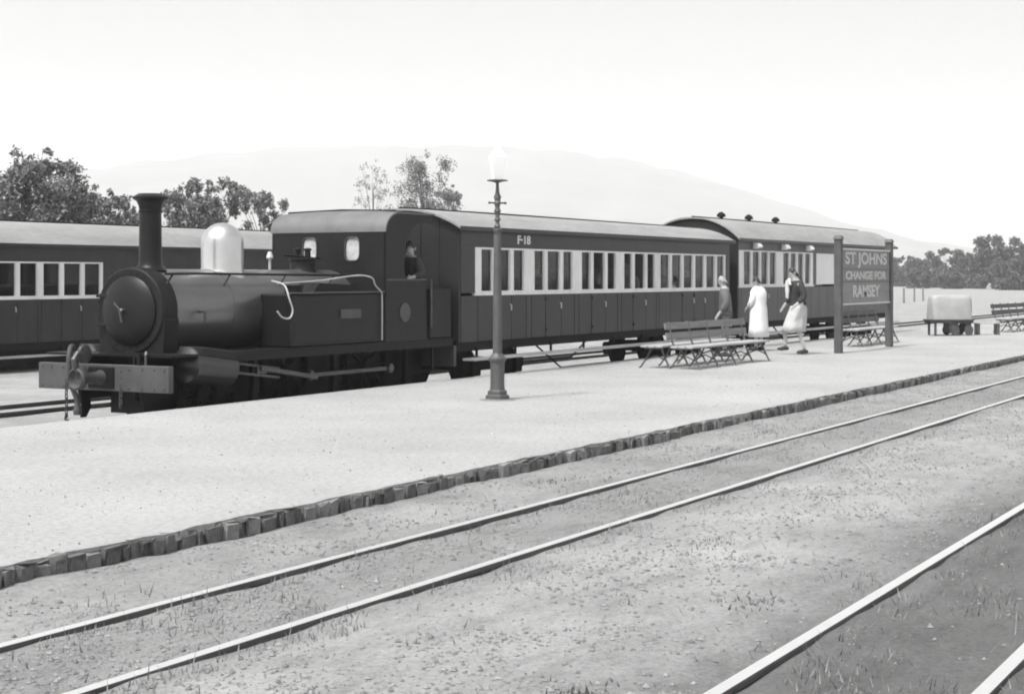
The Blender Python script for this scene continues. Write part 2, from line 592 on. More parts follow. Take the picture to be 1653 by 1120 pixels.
CY = 14.22                       # centre line of the train by the platform
RZ = -0.28
track('railway_track', (CY - .48, CY + .48), RZ, -60, 300, joints=False)
track('railway_track', (16.95, 17.91), RZ, -60, 300, joints=False)
track('railway_track', (25.84 - .48, 25.84 + .48), RZ - .10, -60, 300, joints=False)

# ------------------------------------------------------------------ coaches
def arc_profile(hw, z_eave, rise, n=14, off=0.0):
    pts = []
    for i in range(n + 1):
        a = -1 + 2 * i / n
        pts.append((a * (hw + off), z_eave + (rise + off) * (1 - abs(a) ** 2.3)))
    return pts

def wheelset(parent, x, r, y, mt):
    for s_ in (-1, 1):
        w = MB().lathe([(r + .022, .0), (r + .022, .015), (r, .02), (r - .004, .09), (r - .06, .09), (r - .07, .06), (.08, .055), (.07, .10), (.0, .10)], (0, 0, 0), 'y', 28)
        if s_ < 0:
            w.v = [(a, -b, c) for a, b, c in w.v]
        o = w.build('wheel', mt, parent, True)
        o.location = (x, s_ * y, r)
        MB().lathe([(.05, -.0), (.05, .02), (.02, .025)], (0, s_ * .1 if s_ > 0 else -.125, 0), 'y', 10).build('hub', mt, o)
    MB().tube([(x, -y, r), (x, y, r)], .05, 10).build('axle', mt, parent)

def coach(loc, label, length, z_floor, z_waist, z_wtop, z_eave, rise, comps, side_m, upper_m, vents=None, hoods=None, blank=None, number=None, group=None, yaw=0, end_m=None, plain=(), inner=.12, skirt=False):
    """Local frame: x along the coach from its front end, y<0 the side towards the platform, z from rail level."""
    t = empty('passenger_coach', loc, yaw, label, 'railway coach', group)
    HW = 1.09
    end_m = end_m or M_coachend
    L = length
    # floor, underframe
    MB().box(.03, L - .03, -HW + .03, HW - .03, z_floor - .02, z_floor + .05).build('floor', M_inside, t)
    for s_ in (-1, 1):
        MB().box(.0, L, s_ * (HW - .10) - .05, s_ * (HW - .10) + .05, z_floor - .20, z_floor - .022).build('solebar', M_under, t)
    # footboards with hangers
    for s_ in (-1, 1):
        fb = MB().box(.15, L - .15, *sorted((s_ * (HW - .03), s_ * (HW + .20))), z_floor - .345, z_floor - .305, .006).build('footboard', M_foot, t)
        x = .6
        while x < L - .3:
            MB().box(x - .02, x + .02, *sorted((s_ * (HW - .045), s_ * (HW - .015))), z_floor - .304, z_floor - .15).build('hanger', M_under, fb)
            x += 1.3
    # bogies
    for bx in (1.9, L - 1.9):
        b = empty('bogie', (bx, 0, 0))
        b.parent = t
        for s_ in (-1, 1):
            MB().box(-1.05, 1.05, s_ * .62 - .03, s_ * .62 + .03, .30, .46, .01).build('side_frame', M_under, b)
            for ax in (-.72, .72):
                MB().box(ax - .11, ax + .11, s_ * .70 - .05, s_ * .70 + .05, .22, .48, .02).build('axle_box', M_under, b)
        MB().box(-.2, .2, -.6, .6, .32, .5).build('bolster', M_under, b)
        # wheels are parts of the coach itself
        for ax in (-.72, .72):
            wheelset(t, bx + ax, .35, .42, M_under)
    if skirt:
        for s_ in (-1, 1):
            MB().box(.3, L - .3, s_ * .80 - .02, s_ * .80 + .02, .10, z_floor - .02).build('underframe_gear', M_under, t)
    # truss rods
    for s_ in (-1, 1):
        MB().tube([(3.1, s_ * .8, z_floor - .2), (4.1, s_ * .8, .22), (L - 4.1, s_ * .8, .22), (L - 3.1, s_ * .8, z_floor - .2)], .018, 6).build('truss_rod', M_under, t)
    # ends
    prof = [(-HW + .01, z_floor - .04)] + [(a, b - .012) for a, b in arc_profile(HW - .01, z_eave, rise)] + [(HW - .01, z_floor - .04)]
    for x0, x1 in ((0.0, .05), (L - .05, L)):
        e = MB().prism(prof, x0, x1).build('end_wall', end_m, t)
        xo = x0 - .012 if x0 == 0 else x1 + .012
        for y in (-.7, -.35, 0, .35, .7):
            MB().box(*sorted((xo, x0 if x0 == 0 else x1)), y - .02, y + .02, z_floor, z_eave + rise * .5).build('end_moulding', end_m, e)
    # buffers and couplings
    for x, s_ in ((0, -1), (L, 1)):
        MB().lathe([(.07, 0), (.06, s_ * .04), (.15, s_ * .05), (.15, s_ * .08), (.0, s_ * .09)], (x, 0, z_floor - .16), 'x', 16).build('centre_buffer', M_under, t, True)
    # roof
    rp = arc_profile(HW, z_eave, rise, 18, 0.085)
    rin = [(a, b - .035) for a, b in reversed(rp)]
    roof = MB().prism(rp + rin, -.10, L + .10).build('roof', M_roof, t, True, 30)
    for s_ in (-1, 1):
        MB().box(-.10, L + .10, s_ * (HW + .09) - .012, s_ * (HW + .09) + .012, z_eave - .055, z_eave + .012).build('gutter', side_m, roof)
    MB().tube([(-.05, 0, z_eave + rise + .10), (L * .3, 0, z_eave + rise + .108), (L * .7, 0, z_eave + rise + .103), (L + .05, 0, z_eave + rise + .10)], .016, 6).build('roof_pipe', M_under, roof)
    for x in (vents or []):
        MB().lathe([(.05, .0), (.05, .07), (.11, .08), (.10, .14), (.04, .19), (.0, .20)], (x, 0, z_eave + rise + .07), 'z', 12).build('ventilator', M_under, roof)
    # sides. comps: list of (x0, x1, [window widths]) ; between them plain panel
    for s_ in (-1, 1):
        y_out, y_in = s_ * HW, s_ * (HW - .045)
        near = s_ < 0
        def sbox(x0, x1, z0, z1, proud=0.0, bev=0.0):
            return MB().box(x0, x1, *sorted((y_out + s_ * proud, y_in)), z0, z1, bev)
        # upper cant panel
        sbox(.05, L - .05, z_wtop + .002, z_eave + .03).build('cant_panel', upper_m, t)
        # backing behind the lower panels
        MB().box(.05, L - .05, *sorted((y_out - s_ * .02, y_in - s_ * .02)), z_floor - .03, z_waist - .045).build('lower_backing', M_coachend, t)
        edges = [.05]
        for (c0, c1, wins) in comps:
            # divide the compartment: quarterlight / door / quarterlight
            ws = wins
            post = inner
            edge = (c1 - c0 - sum(ws) - inner * (len(ws) - 1)) / 2
            x = c0 + edge
            for k, w in enumerate(ws):
                # window frame of four bars, glass recessed
                fr = MB()
                b_ = .030
                fr.box(x - b_, x, *sorted((y_out + s_ * .012, y_in)), z_waist, z_wtop)
                fr.box(x + w, x + w + b_, *sorted((y_out + s_ * .012, y_in)), z_waist, z_wtop)
                fr.box(x, x + w, *sorted((y_out + s_ * .012, y_in)), z_waist, z_waist + b_)
                fr.box(x, x + w, *sorted((y_out + s_ * .012, y_in)), z_wtop - b_, z_wtop)
                wo = fr.build('window_frame', M_frame, t)
                MB().add([(x, y_out - s_ * .028, z_waist + b_), (x + w, y_out - s_ * .028, z_waist + b_), (x + w, y_out - s_ * .028, z_wtop - b_), (x, y_out - s_ * .028, z_wtop - b_)], [(0, 1, 2, 3)]).build('pane', M_glass, wo)
                # post to the left of this window
                if k > 0:
                    sbox(x - post + b_, x - b_, z_waist, z_wtop, .004).build('window_post', M_frame, t)
                edges += [x - (post if k else edge) / 2]
                x += w + post
            sbox(c0, c0 + edge - b_, z_waist, z_wtop, .004).build('window_post', M_frame, t)
            sbox(c1 - edge + b_, c1, z_waist, z_wtop, .004).build('window_post', M_frame, t)
            edges += [c1 - edge / 2]
            # sill rail
        # plain panels in the window band where there are no windows
        cur = .05
        for (c0, c1, wins) in list(comps) + [(L - .05, L - .05, [])]:
            if c0 - cur > .02:
                sbox(cur, c0, z_waist, z_wtop, -.002).build('blank_panel', upper_m, t)
            cur = c1
        if blank and near:
            for (b0, b1) in blank:
                sbox(b0, b1, z_waist + .01, z_wtop - .01, .014, .006).build('whitewashed_window', M_white, t)
        if comps:
            sbox(comps[0][0] - .02, comps[-1][1] + .02, z_waist - .042, z_waist - .002, .02).build('waist_rail', M_frame, t)
        # lower panels, one by one: door where the middle window is
        ed = sorted(set(round(e_, 3) for e_ in edges + [L - .05]))
        for k in range(len(ed) - 1):
            a, b_ = ed[k] + .006, ed[k + 1] - .006
            n = max(1, round((b_ - a) / .62))
            for q in range(n):
                p0 = a + (b_ - a) * q / n + (.004 if q else 0)
                p1 = a + (b_ - a) * (q + 1) / n - .004
                mid = (p0 + p1) / 2
                door = any(c0 + (c1 - c0) * .34 < mid < c0 + (c1 - c0) * .66 for c0, c1, _ in comps)
                pn = sbox(p0, p1, z_floor - .05, z_waist - .046, .003 if door else 0.0, .004).build('door' if door else 'side_panel', side_m, t)
                if door and near:
                    MB().tube([(p1 - .07, y_out - .02, z_waist - .20), (p1 - .07, y_out - .045, z_waist - .21), (p1 - .07, y_out - .045, z_waist - .30)], .012, 6).build('handle', M_brass, pn)
                    for hz in (z_floor + .05, z_waist - .15):
                        MB().box(p0 - .02, p0 + .03, y_out - .03, y_out - .004, hz, hz + .05).build('hinge', M_coachend, pn)
        # hoods over windows
        if near:
            for x in (hoods or []):
                h = MB()
                h.prism([(y_out - .002, z_wtop + .04), (y_out - .13, z_wtop + .06), (y_out - .15, z_wtop + .09), (y_out - .10, z_wtop + .17), (y_out - .002, z_wtop + .20)], x - .13, x + .13)
                h.build('ventilator_hood', M_white, t)
    # partitions and seats
    for i, (c0, c1, wins) in enumerate(comps):
        for x in ([c0] if i else [c0, ]) + ([c1] if i == len(comps) - 1 else []):
            MB().box(x - .02, x + .02, -HW + .06, HW - .06, z_floor + .052, z_eave).build('partition', M_inside, t)
        if 1.2 < c1 - c0 < 2.4 and not plain:
            for x0, x1, bk in ((c0 + .03, c0 + .48, c0 + .03), (c1 - .48, c1 - .03, c1 - .13)):
                st = MB().box(x0, x1, -HW + .08, HW - .08, z_floor + .12, z_floor + .45, .03).build('seat', M_seat, t)
                MB().box(bk, bk + .10, -HW + .08, HW - .08, z_floor + .451, z_floor + 1.15, .03).build('seat_back', M_seat, st)
    if number:
        me_ = fit_text(text_mesh(number, .2), .46, .15)
        o = link('fleet_number', me_, M_frame, t)
        o.location = (number_x, -HW - .005, (z_wtop + z_eave) / 2 - .01)
    return t

# compartment coach right behind the engine
comps1 = []
for k in range(6):
    a = .50 + 1.83 * k
    if k < 4:
        comps1.append((a, a + 1.83, [.37, .48, .37]))
comps1.append((.50 + 1.83 * 4, .50 + 1.83 * 6, [.46, .50, .50, .50, .50, .42]))
number_x = 2.15
coach((22.00, CY, RZ), 'dark compartment coach with white window band next behind the engine', 11.78, .875, 1.61, 2.35, 2.665, .225, comps1, M_coach, M_coach, number='F·18', vents=[])
# saloon coach behind it
comps2 = [(.075, 2.80, [.45, .45, .45, .45]), (2.80, 5.28, [.42, .42, .42, .42])]
coach((34.25, CY, RZ), 'taller grey coach with roof ventilators and a whitened end window, last in the train', 12.7, .875, 1.665, 2.475, 2.73, .415, comps2, M_coach2, M_coach2,
      vents=[1.75, 3.6, 5.55], hoods=[1.1, 3.05, 4.85], blank=[(5.55, 7.3)])
# coach standing on a further track at the left
comps3 = [(.3 + 1.85 * k, .3 + 1.85 * (k + 1), [.47, .49, .47]) for k in range(5)]
coach((16.84, 25.88, RZ - .10), 'coach standing alone on the far track, behind the smokebox', 17.6, .66, 1.545, 2.28, 2.64, .415, comps3, M_coach, M_coach, skirt=True)

# ------------------------------------------------------------------ tank engine
LX = 15.12
eng = empty('tank_engine', (LX, CY, RZ), 0, 'dark side tank steam engine with pale domed top and capped chimney', 'locomotive')
BZ = 1.53                                             # boiler centre above rail
MB.S = (1.117, 1.06, .941)
MB.SR = .965
# frames and running plate
for s_ in (-1, 1):
    MB().box(.08, 6.05, s_ * .42 - .015, s_ * .42 + .015, .35, .93).build('main_frame', M_black, eng)
MB().box(.09, 6.05, -.98, .98, .935, .965).build('running_plate', M_black, eng)
for s_ in (-1, 1):
    MB().box(.95, 6.05, s_ * .975 - .012, s_ * .975 + .012, .83, .934).build('valance', M_black, eng)
# buffer beam with rivets
bb = MB().box(0, .085, -1.02, 1.02, .48, .83, .008).build('buffer_beam', M_beam, eng)
rv = MB()
for y in [-.95, -.8, -.62, -.42, .42, .62, .8, .95]:
    for z in (.53, .78):
        rv.lathe([(.018, .002), (.014, -.010), (.0, -.013)], (0, y, z), 'x', 8)
for y in (-.3, -.15, .15, .3):
    for z in (.56, .66, .75):
        rv.lathe([(.016, .002), (.012, -.010), (.0, -.012)], (0, y, z), 'x', 8)
rv.build('rivet', M_beam, bb)['kind'] = 'stuff'
MB().box(-.025, -.002, -.20, .20, .51, .80, .01).build('drawgear_plate', M_black, bb)
# centre buffer-coupling with a bell mouth
cp = MB().lathe([(.10, 0), (.075, -.05), (.07, -.26), (.09, -.29), (.135, -.32), (.145, -.38), (.12, -.40), (.08, -.35), (.0, -.34)], (-.02, 0, .66), 'x', 20).build('centre_coupling', M_chain, eng, True)
MB().tube([(-.30, .0, .68), (-.40, 0, .80), (-.44, 0, .92), (-.38, 0, 1.0), (-.30, 0, .98)], [.03, .035, .035, .03, .02], 8).build('coupling_hook', M_steel, cp, True)
# brake hose: standard with swan neck and hanging hose
hs = MB().pipe([(-.05, .30, .60), (-.10, .30, .78), (-.12, .29, .95), (-.19, .26, 1.06), (-.27, .22, 1.05), (-.32, .19, .93), (-.33, .18, .76), (-.30, .16, .55), (-.26, .13, .38), (-.27, .11, .25)], .034, 10).build('brake_hose', M_chain, eng, True)
MB().lathe([(.05, -.06), (.055, 0), (.04, .05)], (-.27, .11, .24), 'z', 10).build('hose_end', M_chain, hs)
MB().lathe([(.11, -.02), (.125, 0), (.11, .02)], (-.22, .05, .98), 'y', 18).build('coupling_ring', M_steel, eng, True)
# hanging chains with links
def chain(y0, z0, z1, x=-.06):
    c_ = MB()
    z = z0; k = 0
    while z > z1:
        pts = []
        for j in range(9):
            a = 2 * math.pi * j / 8
            u, w = .018 * math.cos(a), .034 * math.sin(a)
            pts.append((x + (u if k % 2 else 0), y0 + (0 if k % 2 else u), z + w))
        c_.tube(pts, .008, 5)
        z -= .052; k += 1
    return c_
ch = chain(.50, .60, .13).build('chain', M_chain, eng)
MB().tube([(-.06, .50, .15), (-.06, .52, .09), (-.06, .50, .05), (-.06, .47, .08)], .016, 6).build('chain_hook', M_chain, ch)
ch = chain(-.35, .56, .28).build('chain', M_chain, eng)
# lamp irons
for y in (-.55, .55):
    MB().box(.01, .05, y - .02, y + .02, .832, .99).build('lamp_iron', M_black, eng)
MB().tube([(.06, -.62, .83), (.06, -.62, .96), (.09, -.60, 1.0)], .018, 6).build('drain_pipe', M_steel, eng)
# guard irons
for s_ in (-1, 1):
    MB().prism([(.10, .48), (.26, .48), (.30, .22), (.22, .09), (.15, .09), (.16, .25)], s_ * .48 - .015, s_ * .48 + .015, 'y').build('guard_iron', M_black, eng)
# smokebox
sb = MB()
ring = lambda r, x, n=40: [(x * MB.S[0], r * MB.SR * math.cos(2 * math.pi * j / n), BZ * MB.S[2] + r * MB.SR * math.sin(2 * math.pi * j / n)) for j in range(n)]
sb.rings([ring(.555, .45), ring(.575, .47), ring(.575, .70), ring(.560, .715)])
sbo = sb.build('smokebox', M_smokebox, eng, True)
MB().prism([(-.50, .966), (.50, .966), (.525, 1.40), (.45, 1.7), (-.45, 1.7), (-.525, 1.40)], .475, .714).build('smokebox_saddle', M_smokebox, eng)
door = MB().lathe([(.46, .002), (.46, -.018), (.44, -.035), (.33, -.072), (.18, -.098), (.0, -.105)], (.45, 0, BZ), 'x', 40).build('smokebox_door', M_engine, eng, True)
MB().lathe([(.035, 0), (.035, -.05), (.02, -.06)], (.348, 0, BZ), 'x', 12).build('door_boss', M_steel, door)
MB().tube([(.30, 0, BZ), (.295, .10, BZ + .11)], .013, 6).build('door_handle', M_steel, door)
MB().tube([(.285, 0, BZ), (.285, -.03, BZ - .15)], .013, 6).build('door_handle', M_steel, door)
for z in (-.2, .2):
    MB().box(.405, .432, .10, .50, BZ + z - .022, BZ + z + .022, .006).build('hinge_strap', M_smokebox, door)
rvt = MB()
for j in range(28):
    a = 2 * math.pi * j / 28
    rvt.lathe([(.013, .0), (.010, -.008), (.0, -.010)], (.449, .515 * math.cos(a), BZ + .515 * math.sin(a)), 'x', 6)
rvt.build('smokebox_rivet', M_smokebox, sbo)['kind'] = 'stuff'
# boiler with bands
bo = MB().rings([ring(.553, .714), ring(.553, 4.32)]).build('boiler', M_boiler, eng, True)
for x in (1.75, 2.75, 3.55):
    MB().rings([ring(.557, x), ring(.557, x + .035)]).build('boiler_band', M_boiler, bo, True)
# chimney: tapering barrel, flared base, capped
MB().lathe([(.22, .49), (.18, .53), (.160, .57), (.154, .64), (.150, 1.0), (.146, 1.28), (.158, 1.285), (.160, 1.315), (.148, 1.32), (.158, 1.38), (.185, 1.44), (.240, 1.475), (.243, 1.50), (.20, 1.52), (.165, 1.545), (.13, 1.545), (.125, 1.30), (.0, 1.25)], (.80, 0, BZ + .06), 'z', 32).build('chimney', M_engine, eng, True)
# dome
dm = MB().lathe([(.35, .42), (.335, .50), (.310, .56), (.300, .62), (.300, .97)] + [(.300 * math.cos(a), .97 + .30 * math.sin(a)) for a in [math.pi / 2 * k / 9 for k in range(1, 10)]], (2.10, 0, BZ - .02), 'z', 36).build('dome', M_dome, eng, True, 60)
# safety valves and whistle in front of the cab
sv = MB().lathe([(.30, .46), (.22, .52), (.19, .60), (.19, .70), (.21, .72), (.21, .75), (.0, .76)], (3.75, 0, BZ), 'z', 20).build('safety_valve', M_engine, eng, True)
for y in (-.09, .09):
    MB().lathe([(.05, .75), (.045, .86), (.06, .87), (.06, .90), (.02, .91)], (3.75, y, BZ), 'z', 12).build('valve_column', M_engine, sv)
MB().tube([(3.42, .06, BZ + .80), (4.12, -.02, BZ + .74)], .018, 6).build('valve_lever', M_engine, sv)
MB().tube([(3.2, .12, BZ + .5), (3.2, .12, BZ + .74)], .02, 8).build('whistle_pipe', M_bright, eng)
MB().lathe([(.05, 0), (.055, .02), (.03, .10), (.0, .11)], (3.2, .12, BZ + .74), 'z', 10).build('whistle', M_brass, eng)
# handrails on both sides with brackets
for s_ in (-1, 1):
    hr = MB().tube([(.60, s_ * .42, BZ + .50), (1.2, s_ * .44, BZ + .505), (4.22, s_ * .46, BZ + .48)], .016, 8).build('handrail', M_black, eng)
    for x in (.72, 1.75, 2.85, 3.9):
        MB().tube([(x, s_ * .43, BZ + .50), (x - .10, s_ * .40, BZ + .33)], .015, 6).build('bracket', M_black, hr)
# side tanks with beading, filler and plates
for s_ in (-1, 1):
    ty0, ty1 = sorted((s_ * .46, s_ * .97))
    tk = MB().box(2.28, 4.30, ty0, ty1, .967, 1.74, .02).build('side_tank', M_engine, eng)
    for z in (1.30,):
        MB().box(2.30, 4.29, *sorted((s_ * .970, s_ * .978)), z, z + .02).build('tank_seam', M_engine, tk)
    MB().box(2.27, 4.31, *sorted((s_ * .93, s_ * .985)), 1.741, 1.765, .005).build('tank_beading', M_beam, tk)
    MB().box(3.30, 3.75, *sorted((s_ * .971, s_ * .99)), 1.36, 1.50, .006).build('name_plate', M_beam, tk)
    MB().lathe([(.13, .0), (.13, .10), (.15, .105), (.15, .125), (.0, .13)], (2.65, s_ * .72, 1.741), 'z', 18).build('tank_filler', M_engine, tk)
    # sloping toolbox / sandbox on the tank
    MB().prism([(2.85, 1.742), (3.9, 1.742), (3.85, 1.86), (3.0, 1.90)], *sorted((s_ * .55, s_ * .86)), 'y').build('tank_top_box', M_black, tk)
# pipes over the tank on the platform side
MB().pipe([(2.35, -.60, BZ + .40), (2.3, -.80, BZ + .36), (2.22, -.93, BZ + .30), (2.20, -1.0, BZ + .14), (2.24, -1.02, BZ - .02), (2.18, -1.02, BZ - .13), (2.05, -1.01, BZ - .12), (1.97, -.99, BZ - .03)], .012, 8).build('overflow_pipe', M_bright, eng, True)
MB().pipe([(2.32, -.72, BZ + .36), (3.1, -.78, BZ + .40), (3.6, -.84, BZ + .46), (3.85, -.92, BZ + .48), (4.0, -.99, BZ + .44), (4.05, -1.0, BZ + .34), (4.12, -1.0, BZ + .28), (4.20, -1.0, BZ + .22), (4.22, -1.0, BZ + .10), (4.22, -1.0, 1.0)], .011, 8).build('injector_pipe', M_bright, eng, True)
MB().tube([(1.10, -.50, BZ - .02), (1.09, -.60, BZ - .02), (1.09, -.60, BZ - .18)], .02, 6).build('clack_pipe', M_steel, eng)
# cab: front plate whose top rolls back into the roof, side sheets with opening
CX0, CX1, CW, CT = 4.30, 5.45, .97, 3.06
def rolled(hw_out, x0, r, top, x1, th):
    out = [(x0, 1.75)] + [(x0 + r - r * math.cos(a), top - r + r * math.sin(a)) for a in [math.pi / 2 * k / 8 for k in range(9)]] + [(x1, top)]
    inn = [(x1, top - th)] + [(x0 + r - (r - th) * math.cos(a), top - r + (r - th) * math.sin(a)) for a in [math.pi / 2 * k / 8 for k in range(8, -1, -1)]] + [(x0 + th, 1.75)]
    return out, inn
RR = .36
# roof sheet (rolled) slightly arched across
def arch_sheet(x0, r, top, x1, th, hw):
    rr = []
    n = 14
    rows_ = [(x0 + r - r * math.cos(a), top - r + r * math.sin(a)) for a in [math.pi / 2 * k / 8 for k in range(9)]] + [(x1, top)]
    inner = [(x1, top - th)] + [(x0 + r - (r - th) * math.cos(a), top - r + (r - th) * math.sin(a)) for a in [math.pi / 2 * k / 8 for k in range(8, -1, -1)]]
    poly = rows_ + inner
    for i in range(n + 1):
        y = -hw + 2 * hw * i / n
        sag = -.035 * (abs(y) / hw) ** 2.4
        rr.append([T((px_, y, pz_ + sag * min(1, (pz_ - (top - r)) / r + .05))) for px_, pz_ in poly])
    return MB().rings(rr)
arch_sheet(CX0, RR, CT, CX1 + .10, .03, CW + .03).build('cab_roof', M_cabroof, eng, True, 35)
MB().tube([(CX0 + .34, CW * .97, CT - .02), (CX0 + .34, 0, CT + .010), (CX0 + .34, -CW * .97, CT - .02)], .016, 6).build('rain_strip', M_black, eng)
# front plate with two spectacle openings
def se(q):
    return math.copysign(abs(q) ** .55, q)
def plate_with_holes(x, th, y0, y1, z0, z1, holes, nseg=20):
    bm = bmesh.new()
    mbp = MB()
    ys_ = [y0]
    for (hy_, hz_, ry, rz_) in holes:
        ys_ += [hy_ - ry * 1.4, hy_ + ry * 1.4]
    ys_.append(y1)
    for i in range(0, len(ys_) - 1):
        a, b = ys_[i], ys_[i + 1]
        if i % 2 == 0:
            mbp.box(x, x + th, a, b, z0, z1)
        else:
            hy_, hz_, ry, rz_ = holes[i // 2]
            za, zb = hz_ - rz_ * 1.4, hz_ + rz_ * 1.4
            mbp.box(x, x + th, a, b, z0, za)
            mbp.box(x, x + th, a, b, zb, z1)
            outer, inner = [], []
            for k in range(nseg):
                t_ = 2 * math.pi * (k + .5) / nseg
                cy_2, cz_2 = math.cos(t_), math.sin(t_)
                q = 1.4 / max(abs(cy_2), abs(cz_2))
                outer.append((hy_ + ry * q * cy_2, hz_ + rz_ * q * cz_2))
                inner.append((hy_ + ry * se(cy_2), hz_ + rz_ * se(cz_2)))
            vs_ = [T((x, *p)) for p in outer] + [T((x, *p)) for p in inner] + [T((x + th, *p)) for p in outer] + [T((x + th, *p)) for p in inner]
            fs = []
            for k in range(nseg):
                l = (k + 1) % nseg
                fs += [(k, l, nseg + l, nseg + k), (2 * nseg + l, 2 * nseg + k, 3 * nseg + k, 3 * nseg + l), (nseg + k, nseg + l, 3 * nseg + l, 3 * nseg + k)]
            mbp.add(vs_, fs)
    bm.free()
    return mbp
holes = [(-.44, 2.43, .115, .175), (.30, 2.43, .115, .175)]
fp = plate_with_holes(CX0 + .003, .022, -CW, CW, 0.967, CT - RR + .008, sorted(holes)).build('cab_front', M_engine, eng)
for hy_, hz_, ry, rz_ in holes:
    pts = [(CX0 - .002, hy_ + (ry + .010) * se(math.cos(2 * math.pi * (k + .5) / 24)), hz_ + (rz_ + .010) * se(math.sin(2 * math.pi * (k + .5) / 24))) for k in range(25)]
    so = MB().tube(pts, .010, 6).build('spectacle_rim', M_beam, fp)
    MB().add([T((CX0 + .014, hy_ + ry * se(math.cos(2 * math.pi * (k + .5) / 24)), hz_ + rz_ * se(math.sin(2 * math.pi * (k + .5) / 24)))) for k in range(24)], [tuple(range(24))]).build('spectacle_glass', M_skypane, so)
# side sheets: rounded top front corner, doorway cut-out at the rear
for s_ in (-1, 1):
    a_ = [math.pi / 2 * k / 8 for k in range(9)]
    top_s = CT - .036
    outl = [(CX0 + .03, .967)] + [(CX0 + .03 + RR - RR * math.cos(q), top_s - RR + RR * math.sin(q)) for q in a_] + [(CX1 + .05, top_s), (CX1 + .05, top_s - .12)]
    # curved cut-out edge going down and back
    cut = [(CX1 - .22, top_s - .14), (CX1 - .46, top_s - .24), (CX1 - .60, top_s - .42), (CX1 - .66, 2.15), (CX1 - .64, 2.02), (CX1 - .56, 1.95), (CX1 - .10, 1.92), (CX1 - .08, .967)]
    outl += cut
    # triangulate the concave outline through bmesh
    bm = bmesh.new()
    y0, y1 = s_ * (CW - .012), s_ * (CW + .008)
    A = [bm.verts.new(T((p[0], y0, p[1]))) for p in outl]
    fA = bm.faces.new(A)
    ex = bmesh.ops.extrude_face_region(bm, geom=[fA])
    for v in ex['geom']:
        if isinstance(v, bmesh.types.BMVert):
            v.co.y = y1 * MB.S[1]
    bmesh.ops.triangulate(bm, faces=[f_ for f_ in bm.faces if len(f_.verts) > 4])
    bmesh.ops.recalc_face_normals(bm, faces=bm.faces[:])
    me_ = bpy.data.meshes.new('cab_side')
    bm.to_mesh(me_); bm.free()
    cs = link('cab_side', me_, M_engine, eng)
    MB().box(CX0 + .06, CX1 - .10, *sorted((s_ * (CW + .009), s_ * (CW + .018))), 1.93, 1.955).build('side_beading', M_beam, cs)
    MB().lathe([(.15, 0), (.15, s_ * .012), (.0, s_ * .014)], (CX0 + .50, s_ * (CW + .009), 1.42), 'y', 24).build('works_plate', M_beam, cs, True)
    MB().box(CX0 + .04, CX1 - .10, *sorted((s_ * (CW + .009), s_ * (CW + .016))), 1.30, 1.32).build('side_seam', M_engine, cs)
    MB().tube([(CX1 + .0, s_ * (CW + .03), 1.15), (CX1 + .0, s_ * (CW + .03), 1.95)], .014, 6).build('cab_handrail', M_steel, eng)
    # steps
    MB().box(CX1 - .05, CX1 + .32, *sorted((s_ * .82, s_ * 1.02)), .42, .45).build('step', M_black, eng)
    MB().box(CX1 + .13, CX1 + .17, *sorted((s_ * .90, s_ * .93)), .451, .93).build('step_hanger', M_black, eng)
# bunker and backplate, rear beam
MB().box(5.46, 6.04, -CW, CW, .967, 1.80, .02).build('bunker', M_engine, eng)
MB().box(6.06, 6.13, -1.0, 1.0, .48, .83, .008).build('rear_buffer_beam', M_beam, eng)
MB().lathe([(.07, 0), (.07, .02), (.13, .03), (.13, .05), (.0, .06)], (6.13, 0, .70), 'x', 16).build('rear_coupling', M_chain, eng, True)
MB().rings([ring(.52, 4.33), ring(.50, 4.60)]).build('firebox_backhead', M_black, eng)
# cylinders, slide bars, rods, wheels
for s_ in (-1, 1):
    cyl = MB().lathe([(.0, -.40), (.12, -.40), (.20, -.36), (.235, -.35), (.235, .35), (.20, .36), (.0, .38)], (0, 0, 0), 'x', 26).build('cylinder', M_cyl, eng, True)
    cyl.location = T((.88, s_ * .80, .77)); cyl.rotation_euler = (0, R(7), 0)
    MB().box(-.30, .30, -.19, .19, .12, .25, .02).build('valve_chest', M_engine, cyl)
    for dz in (-.06, .07):
        sbm = MB().box(.0, .95, -.025, .025, -.015, .015).build('slide_bar', M_steel, eng)
        sbm.location = T((1.26, s_ * .82, .74 + dz)); sbm.rotation_euler = (0, R(7), 0)
    MB().box(1.75, 1.93, s_ * .82 - .04, s_ * .82 + .04, .62, .72).build('crosshead', M_steel, eng)
    cr = MB().box(0, 1.15, -.02, .02, -.035, .035, .006).build('connecting_rod', M_steel, eng)
    cr.location = T((1.80, s_ * .87, .70)); cr.rotation_euler = (0, R(8.5), 0)
    MB().box(2.85, 4.65, s_ * .82 - .018, s_ * .82 + .018, .50, .565, .006).build('coupling_rod', M_steel, eng)
    for x in (2.85, 4.65):
        MB().lathe([(.07, -.03), (.07, .03), (.04, .035), (.04, .06), (0, .06)], (x, s_ * .83, .53), 'y', 14).build('crank_pin', M_steel, eng)
    for x, r in ((1.12, .38), (2.75, .57), (4.55, .57)):
        w = empty('wheel', (x * MB.S[0], s_ * .47, r * MB.SR)); w.parent = eng
        MB().lathe([(r + .02, -.03), (r + .02, -.01), (r, 0), (r - .005, .08), (r - .06, .08), (r - .06, -.03)], (0, 0, 0), 'y', 36).build('tyre', M_under, w, True, 30).scale = (1, s_, 1)
        sp = MB().lathe([(.0, -.02), (.11, -.02), (.11, .11), (.0, .11)], (0, 0, 0), 'y', 16)
        for k in range(10):
            a = 2 * math.pi * k / 10
            sp.tube([(0, .03, 0), ((r - .04) * math.cos(a), .03, (r - .04) * math.sin(a))], .024, 6)
        sp.build('spokes', M_under, w).scale = (1, s_, 1)
